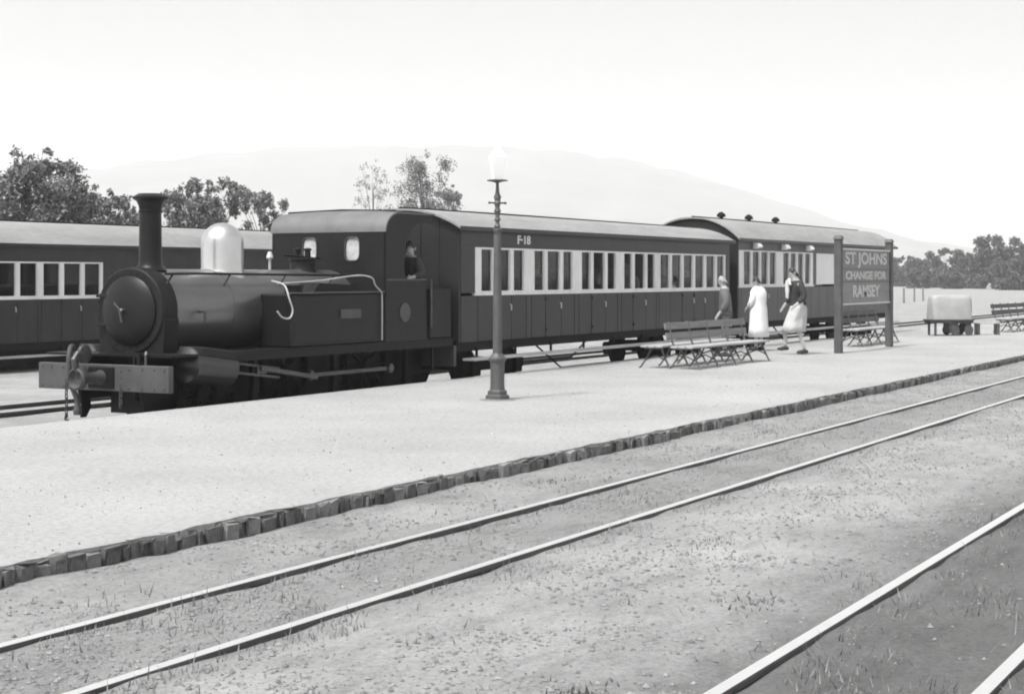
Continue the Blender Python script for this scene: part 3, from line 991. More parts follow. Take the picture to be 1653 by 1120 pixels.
for x, r in ((1.12, .38), (2.75, .57), (4.55, .57)):
    MB().tube([(x, -.5, r), (x, .5, r)], .07, 10).build('axle', M_under, eng)
MB().box(1.9, 5.9, -.36, .36, .10, .93).build('ashpan', M_black, eng)
MB().box(.45, 1.88, -.30, .30, .14, .93).build('front_frame_stay', M_black, eng)
for s_ in (-1, 1):
    for x in (1.95, 3.62, 5.35):
        MB().prism([(x, .12), (x + .10, .10), (x + .16, .45), (x + .12, .80), (x + .04, .80), (x + .05, .45)], s_ * .56 - .04, s_ * .56 + .04, 'y').build('brake_hanger', M_black, eng)
    MB().tube([(1.6, s_ * .60, .20), (5.9, s_ * .60, .16)], .022, 6).build('brake_rod', M_black, eng)
    # rivet rows along tank and cab plates
    rw = MB()
    for k in range(26):
        x = 2.33 + k * .076
        for z in (1.02, 1.70):
            rw.lathe([(.011, 0), (.008, s_ * .006), (.0, s_ * .008)], (x, s_ * .970, z), 'y', 6)
    for k in range(12):
        for x in (2.33, 4.24):
            rw.lathe([(.011, 0), (.008, s_ * .006), (.0, s_ * .008)], (x, s_ * .970, 1.04 + k * .058), 'y', 6)
    rw.build('tank_rivet', M_engine, eng)['kind'] = 'stuff'

MB.S = (1, 1, 1)
MB.SR = 1.0
# ------------------------------------------------------------------ platform lamp
lx, ly = 18.19, 10.28
MB.S = (1, 1, .941)
lp = empty('platform_lamp', (lx, ly, 0), 0, 'grey cast iron lamp post standing alone on the platform', 'lamp post')
MB().lathe([(.16, .0), (.16, .06), (.13, .075), (.13, .12), (.105, .14)], (0, 0, 0), 'z', 8).build('plinth', M_lamp, lp)
MB().lathe([(.098, .141), (.092, .20), (.092, .50), (.10, .53), (.118, .55), (.118, .575), (.09, .60), (.066, .64)], (0, 0, 0), 'z', 20).build('pedestal', M_lamp, lp, True)
MB().lathe([(.062, .641), (.058, 1.2), (.048, 2.25), (.046, 2.30), (.060, 2.32), (.060, 2.345), (.040, 2.36)], (0, 0, 0), 'z', 20).build('shaft', M_lamp, lp, True)
MB().lathe([(.030, 2.361), (.045, 2.39), (.028, 2.42), (.024, 2.45), (.044, 2.48), (.028, 2.51), (.034, 2.56), (.046, 2.60), (.028, 2.64), (.036, 2.68), (.05, 2.71), (.036, 2.74), (.05, 2.79), (.03, 2.84), (.022, 2.90), (.020, 2.985)], (0, 0, 0), 'z', 16).build('baluster', M_iron, lp, True)
bar = MB().tube([(-.10, .06, 2.71), (.10, -.06, 2.71)], .011, 8).build('ladder_bar', M_iron, lp)
for s_ in (-1, 1):
    MB().lathe([(.0, -.02), (.02, -.008), (.02, .008), (.0, .02)], (s_ * .10, -s_ * .06, 2.71), 'z', 8).build('bar_knob', M_iron, bar)
MB().lathe([(.02, 2.985), (.08, 3.005), (.135, 3.012), (.140, 3.022), (.11, 3.03), (.0, 3.032)], (0, 0, 0), 'z', 20).build('lantern_tray', M_iron, lp, True)
ln = MB().lathe([(.085, 3.033), (.13, 3.34), (.13, 3.345), (.10, 3.38), (.05, 3.44), (.045, 3.48), (.0, 3.50)], (0, 0, 0), 'z', 4).build('lantern', mat('opal_lantern_glass', .93, .35, .02, 3), lp)
# small drift of dust at the foot
MB().lathe([(.26, -.01), (.22, .008), (.17, .016)], (0, 0, 0), 'z', 16).build('foot_slab', M_stone, lp)

MB.S = (1, 1, 1)
# ------------------------------------------------------------------ benches
def bench(loc, rz, L, nfr, label, back=True, wood=None, seat_m=None, group=None, sh=.40):
    wood = wood or M_bench
    seat_m = seat_m or M_seatpale
    t = empty('bench', loc, rz, label, 'bench', group)
    # local: x along, front towards -y; feet front at y=-.05
    for k in range(3):
        y = .02 + k * .145
        MB().box(-L / 2, L / 2, y, y + .125, sh - .035, sh, .006).build('seat_slat', seat_m, t)
    if back:
        for z in (.57, .74):
            sl = MB().box(-L / 2, L / 2, .0, .028, -.06, .06, .006).build('back_slat', wood, t)
            sl.location = (0, .47 + (z - .4) * .18, z); sl.rotation_euler = (R(-10), 0, 0)
    for k in range(nfr):
        x = -L / 2 + .18 + (L - .36) * k / (nfr - 1)
        fr = empty('leg_frame', (x, 0, 0)); fr.parent = t
        MB().tube([(0, .12, sh - .045), (0, .06, sh * .5), (0, -.03, .03), (0, -.06, .0)], [.020, .017, .016, .02], 6).build('leg', M_iron, fr)
        MB().tube([(0, .30, sh - .045), (0, .38, sh * .5), (0, .50, .03), (0, .54, .0)], [.020, .017, .016, .02], 6).build('leg', M_iron, fr)
        MB().tube([(0, .10, sh - .05), (0, .44, sh - .05)], .018, 6).build('seat_bearer', M_iron, fr)
        MB().tube([(0, .03, .14), (0, .21, .22), (0, .41, .14)], .012, 6).build('brace', M_iron, fr)
        if back:
            MB().tube([(0, .44, sh - .05), (0, .50, .52), (0, .56, .82)], .018, 6).build('back_bracket', M_iron, fr)
    return t
bench((27.22, 10.50, 0), R(-2), 3.50, 5, 'long slatted bench with two back rails in front of the standing man')
bench((27.40, 11.15, 0), R(-1), 3.60, 5, 'low backless bench just behind the long slatted one', back=False)
bench((37.27, 10.75, 0), 0, 3.30, 5, 'dark bench with back rails standing behind the station sign posts', wood=M_benchd)
bench((48.64, 9.65, 0), R(-4), 3.50, 5, 'pale seated bench with dark back rails farthest along the platform', wood=M_benchd)

# low luggage trolley
tr = empty('luggage_trolley', (44.02, 10.78, 0), R(-55), 'low dark luggage trolley standing past the sign on the platform', 'trolley')
for k in range(4):
    MB().box(-.78, .72, -.30 + k * .15, -.165 + k * .15, .40, .435, .005).build('deck_board', M_benchd, tr)
for y in (-.22, .22):
    MB().box(-.74, .70, y - .03, y + .03, .33, .399).build('deck_bearer', M_benchd, tr)
for y in (-.24, .24):
    MB().box(-.62, -.56, y - .03, y + .03, 0, .33).build('leg', M_benchd, tr)
MB().box(-.10, .20, -.25, .25, .06, .33, .01).build('axle_block', M_benchd, tr)
for y in (-.31, .31):
    for x in (.05, .52):
        w = MB().lathe([(.14, -.025), (.14, .025), (.11, .025), (.11, .012), (.04, .012), (.04, .03), (.0, .03)], (x, y, .14), 'y', 20).build('wheel', M_benchd, tr)
MB().box(.44, .66, -.20, .20, .10, .33, .01).build('tool_box', M_benchd, tr)
ld = empty('covered_load', (44.02, 10.78, .437), R(-55), 'tall pale covered load standing on the luggage trolley', 'load')
rr_ = []
for z_, a_, b_ in ((0, .70, .29), (.10, .705, .295), (.35, .69, .285), (.55, .68, .28), (.63, .64, .25), (.655, .52, .18)):
    rr_.append([((a_ * (1 + .02 * math.sin(7 * t_ + z_ * 9))) * math.copysign(abs(math.cos(t_)) ** .3, math.cos(t_)), b_ * (1 + .04 * math.sin(5 * t_ + z_ * 5)) * math.copysign(abs(math.sin(t_)) ** .3, math.sin(t_)), z_) for t_ in [2 * math.pi * (k + .5) / 28 for k in range(28)]])
MB().rings(rr_).build('canvas_cover', mat('pale_canvas', .36, .9, .15, 4, bump=.3, bscale=9), ld, True, 50)
tr.scale = (.82, 1, 1); ld.scale = (.80, 1, 1)
# low stool
st = empty('low_stool', (45.02, 10.0, 0), R(-55), 'small low pale stool with dark legs right of the trolley', 'stool')
MB().box(-.34, .34, -.16, .16, .30, .335, .006).build('seat', M_seatpale, st)
for x in (-.28, .28):
    MB().box(x - .035, x + .035, -.13, .13, 0, .299, .006).build('leg', M_iron, st)

# ------------------------------------------------------------------ station name board
MB.S = (1.117, 1, .941)
sg = empty('station_sign', (34.50, 10.28, 0), 0, 'grey station name board with pale lettering between two dark posts', 'sign')
for x in (-1.69, 1.69):
    p = MB().box(x - .075, x + .075, -.075, .075, 0, 2.52, .012).build('post', M_post, sg)
    MB().rings([[T(q) for q in ((x - .095, -.095, 2.521), (x + .095, -.095, 2.521), (x + .095, .095, 2.521), (x - .095, .095, 2.521))],
                [T(q) for q in ((x - .06, -.06, 2.60), (x + .06, -.06, 2.60), (x + .06, .06, 2.60), (x - .06, .06, 2.60))]]).build('post_cap', M_post, p)
for k in range(5):
    z = 1.10 + k * .236
    MB().box(-1.612, 1.612, -.03, .02, z + .002, z + .234, .003).build('board', M_sign, sg)
MB().box(-1.612, 1.612, -.05, .03, 2.282, 2.325, .005).build('board_rail', M_letter, sg)
MB().box(-1.612, 1.612, -.05, .03, 1.055, 1.098, .005).build('board_rail', M_letter, sg)
for z in (1.86, 1.57):
    MB().box(-1.55, 1.55, -.037, -.031, z, z + .012).build('dividing_line', M_post, sg)
for txt, z, w, h in (('ST JOHNS', 2.07, 3.1, .34), ('CHANGE FOR', 1.72, 3.0, .18), ('RAMSEY', 1.36, 2.0, .27)):
    o = link('lettering', fit_text(text_mesh(txt, .3), w, h), M_letter, sg)
    o.location = (0, -.038, z * .941)

MB.S = (1, 1, 1)
# ------------------------------------------------------------------ people
def skin_mesh(name, joints, edges, m, parent, sub=2, root=0):
    keys = list(joints)
    me_ = bpy.data.meshes.new(name)
    me_.from_pydata([joints[k][0] for k in keys], [(keys.index(a), keys.index(b)) for a, b in edges], [])
    o = bpy.data.objects.new(name, me_)
    C.objects.link(o)
    md = o.modifiers.new('skin', 'SKIN')
    if not me_.skin_vertices:
        bm = bmesh.new(); bm.from_mesh(me_); bm.verts.layers.skin.verify(); bm.to_mesh(me_); bm.free()
    for i, k in enumerate(keys):
        r = joints[k][1]
        me_.skin_vertices[0].data[i].radius = r if isinstance(r, tuple) else (r, r)
        me_.skin_vertices[0].data[i].use_root = (i == root)
    md.use_smooth_shade = True
    s = o.modifiers.new('subsurf', 'SUBSURF')
    s.levels = sub; s.render_levels = sub
    dg = bpy.context.evaluated_depsgraph_get()
    res = bpy.data.meshes.new_from_object(o.evaluated_get(dg))
    bpy.data.objects.remove(o)
    res.materials.clear()
    for p in res.polygons: p.use_smooth = True
    return link(name, res, m, parent)

def hand(J, E, w, fwd, side):
    """Palm and five fingers from wrist key w; fwd = finger direction, side = thumb side."""
    p = Vector(J[w][0]); f_ = Vector(fwd).normalized(); s_ = Vector(side).normalized()
    J[w + 'p'] = (tuple(p + f_ * .06), (.032, .020)); E.append((w, w + 'p'))
    for i, ln_ in enumerate((.070, .080, .074, .058)):
        off = s_ * (.027 - .018 * i)
        a, b = w + 'f%da' % i, w + 'f%db' % i
        q = p + f_ * .10 + off
        nrm = f_.cross(s_)
        J[a] = (tuple(q), .009); J[b] = (tuple(q + f_ * ln_ * .8 + nrm * ln_ * .35), .008)
        E += [(w + 'p', a), (a, b)]
    t = p + f_ * .05 + s_ * .042
    J[w + 't'] = (tuple(t), .010); J[w + 'u'] = (tuple(t + f_ * .04 + s_ * .012), .009)
    E += [(w + 'p', w + 't'), (w + 't', w + 'u')]

def body(parent, pose, hgt, sub=2):
    """pose: joint dict in local metres for a figure facing -x; returns the body mesh."""
    J, E = {}, []
    def j(k, p, r, pr=None):
        J[k] = (tuple(p), r)
        if pr: E.append((pr, k))
    j('pel', pose['pel'], (.14, .11))
    j('bel', pose['bel'], (.13, .10), 'pel'); j('chest', pose['chest'], (.155, .11), 'bel'); j('neck0', pose['neck'], .062, 'chest')
    hd = Vector(pose['head']); up = (hd - Vector(pose['neck'])).normalized(); fw = Vector(pose['face']).normalized()
    j('jaw', hd - up * .065 + fw * .018, .062, 'neck0'); j('mid', hd, (.078, .092), 'jaw'); j('crown', hd + up * .062 - fw * .008, .070, 'mid')
    j('nose', hd + fw * .098 - up * .012, .014, 'mid')
    for s_ in ('l', 'r'):
        j('sh' + s_, pose['sh' + s_], .058, 'chest'); j('el' + s_, pose['el' + s_], .042, 'sh' + s_); j('wr' + s_, pose['wr' + s_], .028, 'el' + s_)
        d = Vector(pose['wr' + s_]) - Vector(pose['el' + s_])
        hand(J, E, 'wr' + s_, d, pose.get('thumb' + s_, (-1, 0, 0.3)))
        j('hip' + s_, pose['hip' + s_], .085, 'pel'); j('kn' + s_, pose['kn' + s_], .056, 'hip' + s_); j('an' + s_, pose['an' + s_], .038, 'kn' + s_)
    b = skin_mesh('body', J, E, M_skin, parent, sub)
    side = up.cross(fw)
    for s_ in (-1, 1):
        c_ = hd + fw * .086 + up * .012 + side * .032 * s_
        MB().lathe([(.0, -.011), (.011, 0), (.0, .011)], tuple(c_), 'z', 8).build('eye', M_haird, parent)
        c_ = hd + side * .082 * s_ - up * .01
        MB().lathe([(.0, -.03), (.014, -.015), (.018, .012), (.0, .03)], tuple(c_), 'z', 8).build('ear', M_skin, parent)
        an = Vector(pose['an' + ('l' if s_ > 0 else 'r')])
        fd = Vector(pose.get('foot' + ('l' if s_ > 0 else 'r'), (-1, 0, 0))).normalized()
        MB().tube([an - fd * .06 + Vector((0, 0, -.045)), an + Vector((0, 0, -.035)), an + fd * .09 + Vector((0, 0, -.05)), an + fd * .17 + Vector((0, 0, -.055))], [.035, .045, .042, .025], 10).build('shoe', M_shoe, parent, True)
    return b

def hair(parent, hd, up, fw, m, long=0.0):
    hd, up, fw = Vector(hd), Vector(up).normalized(), Vector(fw).normalized()
    sd_ = up.cross(fw).normalized()
    rr = []
    n = 16
    for i in range(7):
        a = math.pi / 2 * i / 6 * 1.0
        ring_ = []
        for k in range(n):
            t_ = 2 * math.pi * k / n
            back = -math.cos(t_)
            drop = (.02 + (.055 + long) * max(0, back)) * math.cos(a)
            q = hd + up * (.022 + .105 * math.sin(a) - drop) + fw * (math.cos(t_) * .096 * math.cos(a) - .012) + sd_ * (math.sin(t_) * .089 * math.cos(a))
            ring_.append(q)
        rr.append(ring_)
    return MB().rings(rr).build('hair', m, parent, True, 180)

def loft(parent, name, m, secs, n=24, folds=0.0, nf=9):
    rr = []
    for (c_, ra, rb, ang) in secs:
        ring_ = []
        for k in range(n):
            t_ = 2 * math.pi * k / n
            w = 1 + folds * math.sin(t_ * nf) * (1 if c_[2] < .9 else .2)
            u, v = ra * w * math.cos(t_), rb * w * math.sin(t_)
            ring_.append((c_[0] + u * math.cos(ang) - v * math.sin(ang), c_[1] + u * math.sin(ang) + v * math.cos(ang), c_[2]))
        rr.append(ring_)
    return MB().rings(rr).build(name, m, parent, True, 180)

def clothes(parent, name, m, pts, edges, sub=2):
    return skin_mesh(name, pts, edges, m, parent, sub)

# man in grey suit, standing behind the bench in profile, holding a pale paper
pa = empty('person', (30.12, 11.80, 0), R(-70), 'man in grey suit standing behind the bench next to the white dress', 'person')
po = dict(pel=(0, 0, .93), bel=(-.01, 0, 1.08), chest=(-.02, 0, 1.30), neck=(-.04, 0, 1.46), head=(-.075, 0, 1.575), face=(-1, 0, -.15),
          shl=(-.02, -.18, 1.385), ell=(.02, -.25, 1.12), wrl=(-.12, -.22, .92), shr=(-.02, .18, 1.385), elr=(.0, .25, 1.12), wrr=(-.14, .22, .91),
          hipl=(0, -.09, .88), knl=(-.01, -.10, .49), anl=(.02, -.10, .085), hipr=(0, .09, .88), knr=(-.02, .10, .49), anr=(-.01, .11, .085), thumbl=(0, .3, 1), thumbr=(0, -.3, 1))
body(pa, po, 1.7)
clothes(pa, 'suit_jacket', M_suit, {'h': ((0, 0, .86), (.155, .19)), 'p': ((0, 0, .98), (.15, .18)), 'b': ((-.01, 0, 1.10), (.145, .17)), 'c': ((-.02, 0, 1.30), (.15, .19)), 'n': ((-.035, 0, 1.425), (.075, .085)),
                                    'sl': ((-.02, -.20, 1.36), .10), 'el': ((.02, -.255, 1.12), .075), 'wl': ((-.10, -.225, .955), .055),
                                    'sr': ((-.02, .20, 1.36), .10), 'er': ((.0, .255, 1.12), .075), 'wr': ((-.12, .225, .945), .055)},
        [('h', 'p'), ('p', 'b'), ('b', 'c'), ('c', 'n'), ('c', 'sl'), ('sl', 'el'), ('el', 'wl'), ('c', 'sr'), ('sr', 'er'), ('er', 'wr')])
clothes(pa, 'trousers', M_suit, {'p': ((0, 0, .92), (.14, .15)), 'hl': ((0, -.095, .84), .105), 'kl': ((-.01, -.10, .49), .085), 'al': ((.02, -.10, .10), .075), 'hr': ((0, .095, .84), .105), 'kr': ((-.02, .10, .49), .085), 'ar': ((-.01, .11, .10), .075)},
        [('p', 'hl'), ('hl', 'kl'), ('kl', 'al'), ('p', 'hr'), ('hr', 'kr'), ('kr', 'ar')])
hair(pa, po['head'], (-.25, 0, 1), (-1, 0, -.1), M_hairg)

# person in a long white dress, back towards the camera
pb = empty('person', (32.94, 12.15, 0), R(-12), 'person in long white coat dress beside the train, back turned', 'person')
po = dict(pel=(0, 0, .93), bel=(0, .0, 1.07), chest=(0, .01, 1.28), neck=(0, .02, 1.45), head=(-.02, .05, 1.57), face=(-.45, 1, -.25),
          shl=(.16, 0, 1.37), ell=(.24, .03, 1.11), wrl=(.15, .17, 1.00), shr=(-.16, 0, 1.37), elr=(-.25, .02, 1.11), wrr=(-.20, .17, .98),
          hipl=(.08, 0, .88), knl=(.08, .0, .48), anl=(.09, -.01, .085), hipr=(-.08, 0, .88), knr=(-.08, .01, .48), anr=(-.09, .02, .085), footl=(.2, 1, 0), footr=(-.3, 1, 0), thumbl=(-1, .2, .5), thumbr=(1, .2, .5))
body(pb, po, 1.68)
loft(pb, 'dress', M_dress, [((0, 0, .31), .275, .22, 0), ((0, 0, .50), .262, .205, 0), ((0, 0, .75), .245, .185, 0), ((0, 0, .95), .235, .175, 0), ((0, 0, 1.06), .205, .155, 0), ((0, 0, 1.18), .215, .165, 0), ((0, .01, 1.32), .235, .165, 0), ((0, .015, 1.40), .19, .125, 0), ((0, .02, 1.455), .085, .08, 0)], folds=.035, nf=8)
clothes(pb, 'sleeves', M_dress, {'c': ((0, 0.01, 1.33), (.10, .10)), 'sl': ((.17, 0, 1.355), .085), 'el': ((.245, .03, 1.11), .074), 'wl': ((.175, .13, 1.02), .056), 'sr': ((-.17, 0, 1.355), .085), 'er': ((-.255, .02, 1.11), .074), 'wr': ((-.21, .13, 1.01), .056)},
        [('c', 'sl'), ('sl', 'el'), ('el', 'wl'), ('c', 'sr'), ('sr', 'er'), ('er', 'wr')])
hair(pb, po['head'], (0, .15, 1), (-.45, 1, -.2), M_haird, .03)

# person in dark jacket and pale wide trousers, striding to the left
pc = empty('person', (31.82, 10.9, 0), R(-48), 'person in dark jacket and pale skirt walking along the platform', 'person')
po = dict(pel=(.03, 0, .98), bel=(.0, 0, 1.13), chest=(-.03, 0, 1.37), neck=(-.06, 0, 1.55), head=(-.10, 0, 1.675), face=(-1, -.15, -.2),
          shl=(-.03, -.19, 1.46), ell=(.05, -.25, 1.19), wrl=(-.13, -.25, 1.02), shr=(-.03, .19, 1.46), elr=(-.04, .25, 1.19), wrr=(-.18, .24, 1.00),
          hipl=(.02, -.09, .93), knl=(-.02, -.10, .52), anl=(.12, -.11, .10), hipr=(.02, .09, .93), knr=(-.22, .10, .57), anr=(-.22, .10, .16), thumbl=(0, 0, 1), thumbr=(0, 0, 1))
body(pc, po, 1.82)
clothes(pc, 'jacket', M_jacket, {'h': ((.03, 0, .93), (.16, .19)), 'p': ((.02, 0, 1.03), (.155, .18)), 'b': ((.0, 0, 1.16), (.145, .17)), 'c': ((-.03, 0, 1.37), (.155, .195)), 'n': ((-.05, 0, 1.505), (.075, .085)),
                                 'sl': ((-.03, -.20, 1.45), .09), 'el': ((.05, -.26, 1.19), .072), 'wl': ((-.10, -.255, 1.05), .052), 'sr': ((-.03, .20, 1.45), .09), 'er': ((-.04, .26, 1.19), .072), 'wr': ((-.155, .245, 1.03), .052)},
        [('h', 'p'), ('p', 'b'), ('b', 'c'), ('c', 'n'), ('c', 'sl'), ('sl', 'el'), ('el', 'wl'), ('c', 'sr'), ('sr', 'er'), ('er', 'wr')])
loft(pc, 'skirt', M_pale, [((-.08, 0, .46), .245, .19, 0), ((-.06, 0, .58), .235, .185, 0), ((-.02, 0, .76), .21, .175, 0), ((.02, 0, .92), .185, .17, 0), ((.02, 0, 1.04), .15, .14, 0)], folds=.07, nf=9)
MB().tube([(-.20, -.10, 1.42), (-.20, -.06, 1.50), (-.17, 0, 1.53), (-.20, .06, 1.50), (-.22, .0, 1.30), (-.23, -.02, 1.15)], [.03, .035, .035, .035, .045, .03], 8).build('scarf', M_pale, pc, True)
hair(pc, po['head'], (-.2, 0, 1), (-1, -.15, -.1), M_haird, .05)

# seated people
def seated(loc, rz, label, cloth, hair_m, sub=2, group=None):
    pd = empty('person', loc, rz, label, 'person', group)
    po = dict(pel=(.02, 0, .50), bel=(.02, 0, .62), chest=(-.01, 0, .84), neck=(-.03, 0, 1.0), head=(-.06, 0, 1.115), face=(-1, .5, -.15),
              shl=(-.01, -.17, .92), ell=(-.03, -.22, .68), wrl=(-.24, -.13, .62), shr=(-.01, .17, .92), elr=(-.05, .22, .68), wrr=(-.26, .13, .62),
              hipl=(0, -.09, .50), knl=(-.42, -.10, .50), anl=(-.42, -.10, .085), hipr=(0, .09, .50), knr=(-.42, .10, .50), anr=(-.38, .11, .085), thumbl=(0, 1, .2), thumbr=(0, -1, .2))
    body(pd, po, 1.65, sub)
    clothes(pd, 'coat', cloth, {'h': ((.02, 0, .47), (.17, .19)), 'p': ((.02, 0, .58), (.155, .18)), 'b': ((.01, 0, .68), (.145, .17)), 'c': ((-.01, 0, .84), (.15, .19)), 'n': ((-.025, 0, .965), (.075, .085)),
                                   'sl': ((-.01, -.19, .90), .09), 'el': ((-.03, -.225, .68), .07), 'wl': ((-.20, -.145, .63), .05), 'sr': ((-.01, .19, .90), .09), 'er': ((-.05, .225, .68), .07), 'wr': ((-.22, .145, .63), .05)},
            [('h', 'p'), ('p', 'b'), ('b', 'c'), ('c', 'n'), ('c', 'sl'), ('sl', 'el'), ('el', 'wl'), ('c', 'sr'), ('sr', 'er'), ('er', 'wr')], sub)
    clothes(pd, 'skirt', cloth, {'p': ((.02, 0, .50), (.15, .17)), 'hl': ((-.08, -.09, .49), .105), 'kl': ((-.42, -.10, .49), .085), 'al': ((-.42, -.10, .25), .08), 'hr': ((-.08, .09, .49), .105), 'kr': ((-.42, .10, .49), .085), 'ar': ((-.40, .10, .25), .08)},
            [('p', 'hl'), ('hl', 'kl'), ('kl', 'al'), ('p', 'hr'), ('hr', 'kr'), ('kr', 'ar')], sub)
    hair(pd, po['head'], (-.1, 0, 1), (-1, .5, -.1), hair_m)
    return pd
for (x_, y_, rz_, lab_, cl_, hr_) in [
        (22.00 + .50 + 1.83 * 1 + .42, 13.62, 180, 'passenger in pale clothes at the first window of the second compartment', M_pale, M_hairg),
        (22.00 + .50 + 1.83 * 2 - .42, 13.70, 0, 'passenger with dark hair at the last window of the second compartment', M_suit, M_haird),
        (22.00 + .50 + 1.83 * 2 + .45, 13.60, 180, 'passenger in white at the first window of the third compartment', M_dress, M_haird),
        (22.00 + .50 + 1.83 * 4 - .42, 13.62, 0, 'passenger in pale clothes at the last window of the fourth compartment', M_pale, M_hairw),
        (22.00 + 9.1, 13.60, 180, 'passenger in white at a middle window of the end saloon', M_dress, M_hairg),
        (22.00 + 10.6, 13.65, 0, 'passenger in grey near the rear window of the end saloon', M_suit, M_haird),
        (34.25 + 1.95, 13.6, 180, 'passenger in pale clothes at the third window of the rear coach', M_pale, M_haird)]:
    seated((x_, y_, .625), R(rz_), lab_, cl_, hr_, 1, 'passengers seated in the coaches')
# engine man leaning in the cab opening
pe = empty('person', (21.14, 13.52, .46), R(-20), 'engine man in dark clothes looking out of the cab opening', 'person')
po = dict(pel=(0, 0, .93), bel=(-.02, -.03, 1.08), chest=(-.04, -.07, 1.30), neck=(-.06, -.10, 1.46), head=(-.09, -.13, 1.575), face=(-.7, -.7, -.1),
          shl=(-.04, -.24, 1.385), ell=(-.02, -.34, 1.17), wrl=(-.22, -.36, 1.12), shr=(-.04, .10, 1.385), elr=(-.10, .16, 1.13), wrr=(-.26, .08, 1.05),
          hipl=(0, -.09, .88), knl=(-.01, -.10, .49), anl=(.02, -.10, .40), hipr=(0, .09, .88), knr=(-.02, .10, .49), anr=(-.01, .11, .40), thumbl=(0, 0, 1), thumbr=(0, 0, 1))
body(pe, po, 1.7)
clothes(pe, 'overall_jacket', M_jacket, {'h': ((0, 0, .86), (.155, .19)), 'p': ((0, 0, .98), (.15, .18)), 'b': ((-.02, -.03, 1.10), (.145, .17)), 'c': ((-.04, -.07, 1.30), (.15, .19)), 'n': ((-.055, -.095, 1.425), (.075, .085)),
                                    'sl': ((-.04, -.25, 1.37), .09), 'el': ((-.02, -.345, 1.17), .07), 'wl': ((-.18, -.36, 1.13), .05),
                                    'sr': ((-.04, .11, 1.37), .09), 'er': ((-.10, .165, 1.13), .07), 'wr': ((-.22, .10, 1.07), .05)},
        [('h', 'p'), ('p', 'b'), ('b', 'c'), ('c', 'n'), ('c', 'sl'), ('sl', 'el'), ('el', 'wl'), ('c', 'sr'), ('sr', 'er'), ('er', 'wr')])
hair(pe, po['head'], (-.1, -.1, 1), (-.7, -.7, 0), M_haird)
for p_ in (pa, pb):
    p_.scale = (.95, .95, .95)

# ------------------------------------------------------------------ trees
def leaf_mesh(name, clumps, n, size, seed, squash=1.0):
    r = np.random.RandomState(seed)
    cl = np.array(clumps)                      # x, y, z, radius
    pr = cl[:, 3] ** 2.2
    pick = r.choice(len(cl), n, p=pr / pr.sum())
    d = r.normal(size=(n, 3)); d /= np.linalg.norm(d, axis=1)[:, None]
    rad = (r.uniform(0, 1, n) ** 0.45)[:, None] * cl[pick, 3][:, None] * (1 + .18 * r.normal(size=(n, 1)))
    p = cl[pick, :3] + d * rad * np.array([1, 1, squash])
    a = r.normal(size=(n, 3)); a /= np.linalg.norm(a, axis=1)[:, None]
    b = np.cross(a, r.normal(size=(n, 3))); b /= np.linalg.norm(b, axis=1)[:, None]
    s = size * r.uniform(.55, 1.3, n)[:, None]
    v = np.stack([p - a * s, p + b * s * .45, p + a * s, p - b * s * .45], 1).reshape(-1, 3)
    f_ = np.arange(n * 4).reshape(n, 4)
    me_ = bpy.data.meshes.new(name)
    me_.from_pydata(v.tolist(), [], f_.tolist())
    return me_

def tree(loc, h, rad, label, m, seed, n=9000, leaf=.095, name='tree', clear=.15, nclump=95, group='trees behind the train', spire=0.0, wispy=1.0, cat='tree', limb=1.0):
    r = random.Random(seed)
    t = empty(name, loc, 0, label, cat, group)
    clumps = []
    tk = MB()
    tk.tube([(0, 0, -.3), (.05 * h * r.uniform(-.3, .3), .02, h * .35), (.05 * h * r.uniform(-.5, .5), 0, h * .82)], [.016 * h, .011 * h, .003 * h], 8)
    for k in range(nclump):
        u = r.random()
        z = h * (clear + (1 - clear) * u ** .85)
        prof = math.sin(math.pi * min(1, (.16 + .84 * (1 - u)) ** .9 * .62 + .2)) * (1 - spire * u)
        a = r.uniform(0, 2 * math.pi)
        q = rad * prof * math.sqrt(r.random())
        cr = rad * r.uniform(.20, .40) * (1 - .45 * u) * wispy
        c_ = (q * math.cos(a), q * math.sin(a), min(z, h - cr * .6))
        clumps.append((*c_, cr))
        if k % 2 == 0:
            tk.tube([(0, 0, c_[2] * .55), (c_[0] * .5, c_[1] * .5, c_[2] * .8), c_], [.005 * h * limb, .003 * h * limb, .0012 * h * limb], 5)
    for k in range(5):
        a = r.uniform(0, 2 * math.pi); q = rad * r.uniform(.1, .55)
        clumps.append((q * math.cos(a), q * math.sin(a), h * r.uniform(.92, 1.06), rad * .11))
    tk.build('trunk', M_bark, t, True)
    link('crown', leaf_mesh('crown', clumps, n, leaf, seed), m, t)
    return t

